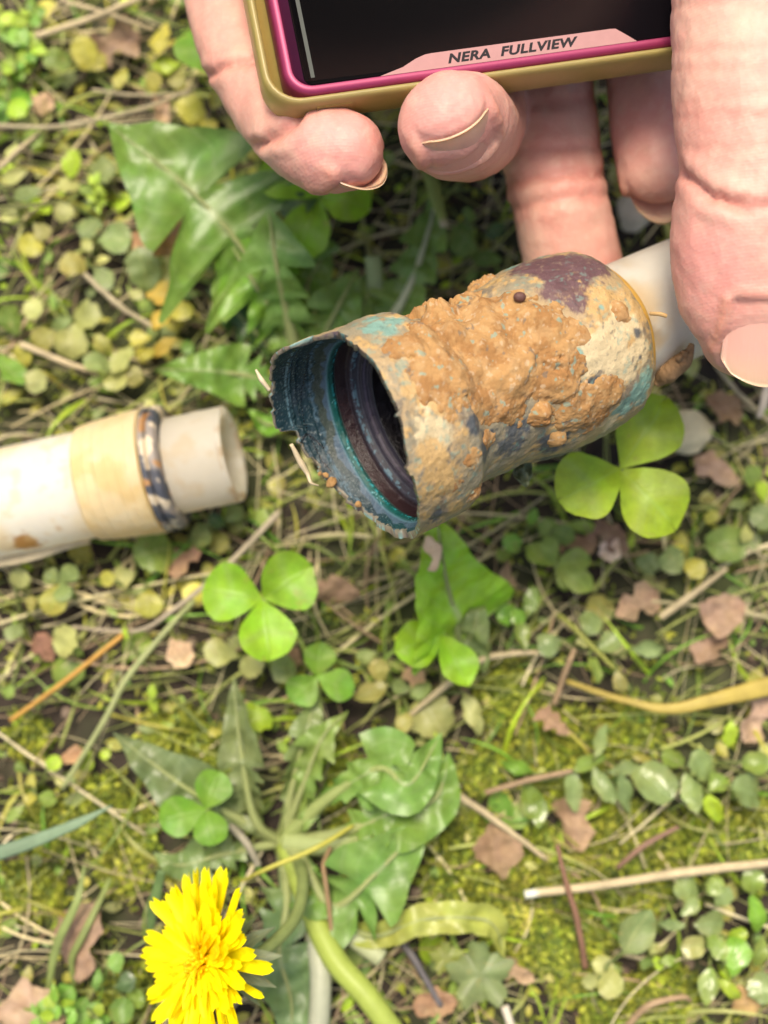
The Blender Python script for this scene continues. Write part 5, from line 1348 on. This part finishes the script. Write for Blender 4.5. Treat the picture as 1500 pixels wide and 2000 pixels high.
scrap("leaf_scrap", "crumpled green leaf scrap stuck under the coupling's waist", "leaf scrap", 1022, 912, 62, 26, (0.15, 0.19, 0.10), M_LEAF, 2.0, .75, .8)
scrap("clay_splat", "cream clay splat on the arrow-shaped leaf below the coupling", "clay splat", 842, 1083, 28.5, 26, (0.60, 0.45, 0.28), M_CRUST, 4.0, .8, .15)
def rootlet():
    b = Bag()
    for k in range(3):
        q = [P(1280 + 10 * rng.random(), 740 + 6 * rng.random(), 60), P(1305, 722 + 8 * rng.random(), 63), P(1330 + 10 * rng.random(), 700 + 10 * rng.random(), 65), P(1352 - 14 * k, 672 + 14 * k, 67)]
        V, Fc, U = tube(q, [1.2, 2.0, 1.5, .5], 10, 40)
        V = V + (fbm(V, .9, 3, k * 5.0) * .7)[:, None] * unit(CAM - V[0])
        b.add(V, Fc, U, np.array((0.26, 0.16, 0.08)))
    return tag(b.build("root_bit", M_CRUST), "brown rough root bit clinging under the white pipe stub below the thumb", "root bit")
rootlet()
straw("straw", "tiny splinter sticking out of the coupling's right end onto the white pipe", "straw", [(1270, 612, 76), (1288, 613, 77), (1303, 617, 77)], [.35, .4, .35], (0.50, 0.32, 0.13))
DRY = [("square brown dry leaf standing on the moss right of centre", 1084, 1409, 10, 40, (.30, .19, .13), 1), ("tan dry leaf under round bluish leaves at right", 1244, 1179, 6, 50, (.42, .30, .21), 2), ("mauve-brown dry leaf near the right edge, upper of two", 1415, 1196, 6, 50, (.33, .24, .21), 3),
       ("greyish mauve dry leaf partly under stems, lower of two at right", 1390, 1266, 5, 46, (.30, .22, .20), 4), ("pale mauve dry leaf at the right edge by the yellow grass blade", 1478, 1400, 6, 58, (.42, .32, .29), 5), ("pinkish brown dry leaf left of the large bright clover's stalk", 1122, 1058, 6, 48, (.26, .16, .14), 6),
       ("maroon dry leaf beneath the large bright clover", 1195, 1045, 7, 46, (.16, .075, .075), 7), ("white scrap lying by the maroon dry leaf", 1194, 1072, 8, 27, (.62, .58, .60), 8), ("peach dry petal under the lower right clover's leaflet", 815, 1312, 7, 33, (.60, .40, .22), 9),
       ("brownish pink dry leaf right of the bright clover at centre left", 660, 1158, 6, 48, (.27, .17, .15), 10), ("reddish tan dry leaf beside the bright round leaf under the pipe", 355, 1092, 6, 42, (.34, .18, .13), 11), ("cream curled dry petal in the straw at left", 350, 1275, 7, 34, (.60, .50, .36), 12),
       ("orange-brown dry bits at the left above the seedlings", 143, 1477, 5, 26, (.44, .22, .09), 13), ("dark red dry leaf at the left among brown stems", 85, 1265, 5, 34, (.20, .05, .05), 14), ("bright orange dry leaf below the big dandelion leaf", 330, 462, 7, 42, (.50, .20, .04), 15), ("faded orange-pink dry leaf left of the bright orange one", 278, 470, 6, 30, (.50, .26, .13), 16),
       ("large pinkish brown dead leaf at lower left beside the yellow bloom", 150, 1842, 4, 76, (.27, .18, .16), 17), ("pale torn dead leaf at the bottom left corner", 70, 1972, 5, 66, (.40, .33, .28), 18), ("mauve-grey dry leaf at the top left above crossing straws", 225, 88, 5, 52, (.25, .19, .17), 19), ("tan curled dry leaf beneath the glossy oval-leaf sprig", 1120, 1610, 5, 58, (.33, .23, .16), 20),
       ("brown dry leaf just left of the moss under the pale straw", 970, 1660, 5, 60, (.27, .18, .12), 21), ("rusty dry strip near the bottom edge by the dark twig", 850, 1960, 5, 46, (.28, .14, .08), 22), ("pale beige dry leaf right of the lobed ivy-like leaf", 1010, 1895, 5, 40, (.34, .26, .18), 23), ("brown dry leaf under the coupling near the shaded leaves", 560, 1290, 3, 36, (.2, .12, .1), 24),
       ("beige dry scrap left of the little finger among yellow leaves", 318, 222, 6, 34, (.46, .36, .28), 25), ("peach dry scrap on the left above the straw crossing", 82, 200, 6, 26, (.48, .36, .24), 26), ("ochre crumbly lichen bit at the bottom right corner", 1455, 1955, 6, 34, (.46, .32, .08), 27), ("brown dry leaf at the right under the thumb", 1410, 800, 5, 44, (.28, .18, .13), 28),
       ("light mauve dry leaf below the cream stone at the right edge", 1400, 920, 4, 54, (.36, .27, .25), 29), ("grey dry leaf right of the arrow-shaped leaf", 975, 1130, 4, 44, (.26, .23, .18), 30)]
def dry_leaf(label, px, py, z, R, c, sd):
    s = ppm(px, py, z); L = 1.9 * R / s; n = 22; t = np.linspace(0, 1, n)
    a = rng.uniform(0, 2 * math.pi); d = np.array([math.cos(a), math.sin(a), 0.0])
    mid = P(px, py, z) + d * ((t - .5) * L)[:, None]
    mid[:, 2] += L * rng.uniform(.05, .16) * (1 - (2 * t - 1) ** 2) * rng.choice([-1, 1]) + L * rng.uniform(-.15, .15) * (t - .5)
    kn = np.array([0.0, .13, .3, .48, .62, .82, 1.0]) + np.r_[0, rng.normal(size=5) * .03, 0]
    w = L * .5 * np.interp(t, kn, np.r_[.06, rng.uniform(.25, .95, 5), .03])
    V, Fc, U = blade(mid, np.maximum(w, .15), 13, rng.uniform(-.5, .7), (rng.normal() * .4, rng.normal() * .4, 1), rng.uniform(-.2, .3))
    V[:, 2] += (L * .10 * fbm(V, 3.2 / L, 3, sd * 2.3)) + L * .03 * np.abs(fbm(V, 9 / L, 2, sd))
    V += L * .03 * np.stack([fbm(V, 8 / L, 2, 3.0 + sd), fbm(V, 8 / L, 2, 9.0 + sd), 0 * V[:, 0]], 1)
    k = (smooth(-.2, .5, fbm(V, .35, 4, sd)) * .7)[:, None]
    cc = np.array(c) * (1 - k) + np.array(c) * np.array((.55, .48, .42)) * k
    k = (smooth(.2, .6, fbm(V, .5, 3, sd + 40)) * .5)[:, None]; cc = cc * (1 - k) + np.array((.36, .27, .17)) * k
    cc = cc * .45 + np.array((.46, .31, .17)) * .5 * (np.mean(c) / .22) ** .5
    return tag(mk("dry_leaf", V, Fc, M_DRYLEAF, None, uv=U, colr=cc), label, "dry leaf")
for lab, px, py, z, R, c, sd in DRY:
    dry_leaf(lab, px, py, z, R, c, sd)
def pebble_stone(label, px, py, z, R, c, ex):
    s = ppm(px, py, z); sp = sphere(R / s, 28, 18); sp = sp * (1 + .22 * fbm(sp, .9 * s / R, 3, px))[:, None] * np.array(ex)
    tag(mk("stone", sp + P(px, py, z), sphere_f(28, 18), M_STONE, None, colr=np.array(c)), label, "stone")
pebble_stone("cream stone right of the large bright clover", 1342, 845, 5, 46, (.62, .54, .33), (1.1, .9, .6))
pebble_stone("pale pebble in the gap between middle finger and index finger", 1240, 410, 6, 40, (.45, .40, .31), (.9, 1.1, .6))

# ------------------------------------------------------------------ uncountable ground cover
def dens(px, py):
    return 0
def inv(V):
    """photograph pixel of world points"""
    q = V - CAM; d = q @ CD
    return 750 + F * (q @ CR) / d, 1000 - F * (q @ CU) / d
def scatter(n, x0, x1, y0, y1):
    return np.stack([rng.uniform(x0, x1, n), rng.uniform(y0, y1, n)], 1)
def ground_leaves():
    b = Bag()
    pal = [('o', .18), ('y', .22), ('p', .12), ('b', .08), ('g', .20), ('k', .08), ('l', .12)]
    ks, ws = zip(*pal); ws = np.array(ws) / sum(ws)
    pts = scatter(15200, -270, 270, -240, 320)
    m = fbm(np.column_stack([pts, 0 * pts[:, 0]]), 0.022, 2, 12.0)
    upper = smooth(-20, 60, pts[:, 1])
    for (x, y), q, u_ in zip(pts, m, upper):
        edge = max(abs(x) - 105, abs(y - 10) - 130, 0)
        keep = np.clip(.42 + .45 * q + .40 * u_ - .10, 0.1, .95)
        if rng.random() > keep: continue
        L = rng.uniform(1.5, 5.2) if rng.random() < .85 else rng.uniform(5, 8); a = rng.uniform(0, 2 * math.pi)
        z = gz_fast(x, y) + rng.uniform(.8, 4.5)
        n = 6; t = np.linspace(0, 1, n); d = np.array([math.cos(a), math.sin(a), 0])
        mid = np.array([x, y, z]) + d * ((t - .5) * L)[:, None]
        mid[:, 2] += .1 * L * (.5 - (2 * t - 1) ** 2) + rng.uniform(-.35, .35) * L * (t - .5)
        V, Fc, U = blade(mid, prof(['round', 'oval', 'obov', 'oval', 'lance', 'lance'][rng.integers(6)], n) * L, 4, rng.uniform(-.2, .5), (rng.normal() * .3, rng.normal() * .3, 1))
        c = jit(ks[rng.choice(len(ks), p=ws)], .25) * rng.uniform(.9, 1.6)
        b.add(V, Fc, U, c)
    return tag(b.build("ground_cover", M_LEAF, base=(0, 0, 0)), "low mat of small olive and yellow-green leaves", kind='stuff')
def grass():
    b = Bag()
    for x, y in scatter(3300, -270, 270, -240, 320):
        L = rng.uniform(6, 26); a = rng.uniform(0, 2 * math.pi); z = gz_fast(x, y); n = 7
        t = np.linspace(0, 1, n); k = rng.normal() * .5; h = rng.uniform(.15, .6)
        p = np.stack([x + L * (t * math.cos(a) - k * t * t * math.sin(a)) * .8, y + L * (t * math.sin(a) + k * t * t * math.cos(a)) * .8, z + np.minimum(L * h, 9) * np.sin(t * 2.3)], 1)
        V, Fc, U = blade(p, rng.uniform(.25, .6) * (1 - t ** 2) + .04, 3, .4, (rng.normal() * .3, rng.normal() * .3, 1))
        b.add(V, Fc, U, jit(['g', 'y', 'l', 'e', 'p'][rng.integers(5)], .25) * rng.uniform(.8, 1.3))
    return tag(b.build("grass", M_LEAF, base=(0, 0, 0)), "fine short grass blades threaded through the weeds", kind='stuff')
_gx = np.linspace(-340, 340, 341)
_GX, _GY = np.meshgrid(_gx, _gx, indexing='ij')
_gp = np.stack([_GX.ravel(), _GY.ravel(), 0 * _GX.ravel()], 1)
_GZ = (-3.0 + 3.2 * fbm(_gp, 0.03, 2, 5.1) + 1.8 * fbm(_gp, 0.16, 3, 9.7)).reshape(341, 341)
def gz_fast(x, y):
    i = min(max(int(round((x + 340) / 2)), 0), 340); j = min(max(int(round((y + 340) / 2)), 0), 340)
    return float(_GZ[i, j])
ground_leaves()
grass()
def straw_litter():
    b = Bag()
    for x, y in scatter(9200, -270, 270, -240, 320):
        L = rng.uniform(6, 34) if rng.random() < .88 else rng.uniform(35, 75); a = rng.uniform(0, 2 * math.pi) if rng.random() < .5 else rng.normal() * .5 + .25
        z = gz_fast(x, y)
        k = rng.normal() * .35
        t = np.linspace(-.5, .5, 5)
        p = np.stack([x + L * (t * math.cos(a) - k * t * t * math.sin(a)), y + L * (t * math.sin(a) + k * t * t * math.cos(a)), z + 1.0 + rng.uniform(0, 4.5) + rng.normal() * 3 * t + 1.5 * (0.25 - t * t)], 1)
        r = rng.uniform(.07, .22) if rng.random() < .75 else rng.uniform(.22, .45)
        c = np.array([(0.60, 0.51, 0.28), (0.38, 0.27, 0.16), (0.56, 0.50, 0.28), (0.30, 0.34, 0.09), (0.36, 0.40, 0.11), (0.66, 0.58, 0.36)][rng.integers(6)]) * rng.uniform(.7, 1.35)
        b.add(*tube(p, [r, r, r * .6], 5, 9), C=c)
    return tag(b.build("straw_litter", M_STRAW, base=(0, 0, 0)), "tangle of dry straw and brown stems on the soil", kind='stuff')
straw_litter()
def moss():
    b = Bag()
    spots = [(1010, 1380, 60), (1100, 1480, 90), (1230, 1420, 60), (980, 1340, 50), (1180, 1640, 90), (1280, 1680, 80), (1060, 1700, 80), (1130, 1790, 90), (1220, 1760, 70), (1020, 1830, 70), (900, 1640, 60), (1290, 1950, 70), (1200, 1980, 60), (1130, 1900, 60),
             (950, 1500, 50), (640, 1480, 50), (700, 1560, 60), (340, 1440, 60), (360, 1480, 60), (100, 1620, 60), (200, 1580, 60), (250, 1620, 50), (60, 1740, 60), (240, 1700, 50), (420, 1470, 40), (250, 1940, 50), (1400, 1640, 70), (1480, 1620, 60), (880, 1720, 50), (960, 1760, 50), (60, 1440, 40), (680, 1640, 40)]
    allp = []
    for px, py, r in spots:
        n = int(r * r * .11)
        a = rng.uniform(0, 2 * math.pi, n); q = r * np.sqrt(rng.random(n)) * rng.uniform(.7, 1.15, n)
        for k in range(n):
            w = P(px + q[k] * math.cos(a[k]), py + q[k] * math.sin(a[k]), 0); allp.append((w[0], w[1]))
    allp += [tuple(p) for p in scatter(8500, -260, 260, -230, 310)]
    for x, y in allp:
        z = gz_fast(x, y); h = rng.uniform(1.2, 3.4)
        lean = rng.normal(size=2) * .5
        for k in range(4):
            a = rng.uniform(0, 2 * math.pi); L = rng.uniform(.9, 2.6)
            p0 = np.array([x + lean[0] * h * k / 4, y + lean[1] * h * k / 4, z + h * (k + 1) / 4])
            d = np.array([math.cos(a), math.sin(a), rng.uniform(.3, 1.1)]) * L
            sd = np.array([-math.sin(a), math.cos(a), 0]) * L * .22
            V = np.array([p0, p0 + d * .5 + sd, p0 + d, p0 + d * .5 - sd])
            c = np.array([(0.30, 0.35, 0.035), (0.19, 0.24, 0.03), (0.40, 0.43, 0.06), (0.12, 0.16, 0.03)][rng.integers(4)]) * rng.uniform(.35, 1.6)
            b.add(V, [[0, 1, 2, 3]], None, c)
    return tag(b.build("moss", M_MOSS, base=(0, 0, 0)), "patches of yellow-green moss fronds between the weeds", kind='stuff')
moss()
def soil_crumbs():
    b = Bag()
    for x, y in scatter(2500, -260, 260, -230, 310):
        r = rng.uniform(.4, 1.8); s = sphere(r, 8, 6); s = s * (1 + .35 * fbm(s, 1.2 / r, 2, x))[:, None] * np.array([1, 1, .7])
        b.add(s + np.array([x, y, gz_fast(x, y) + .3]), sphere_f(8, 6), None, np.array([(0.05, .035, .025), (.12, .085, .06), (.2, .15, .11)][rng.integers(3)]))
    return tag(b.build("soil_crumbs", M_CRUST, base=(0, 0, 0)), "dark crumbs of soil and grit between plants", kind='stuff')
soil_crumbs()
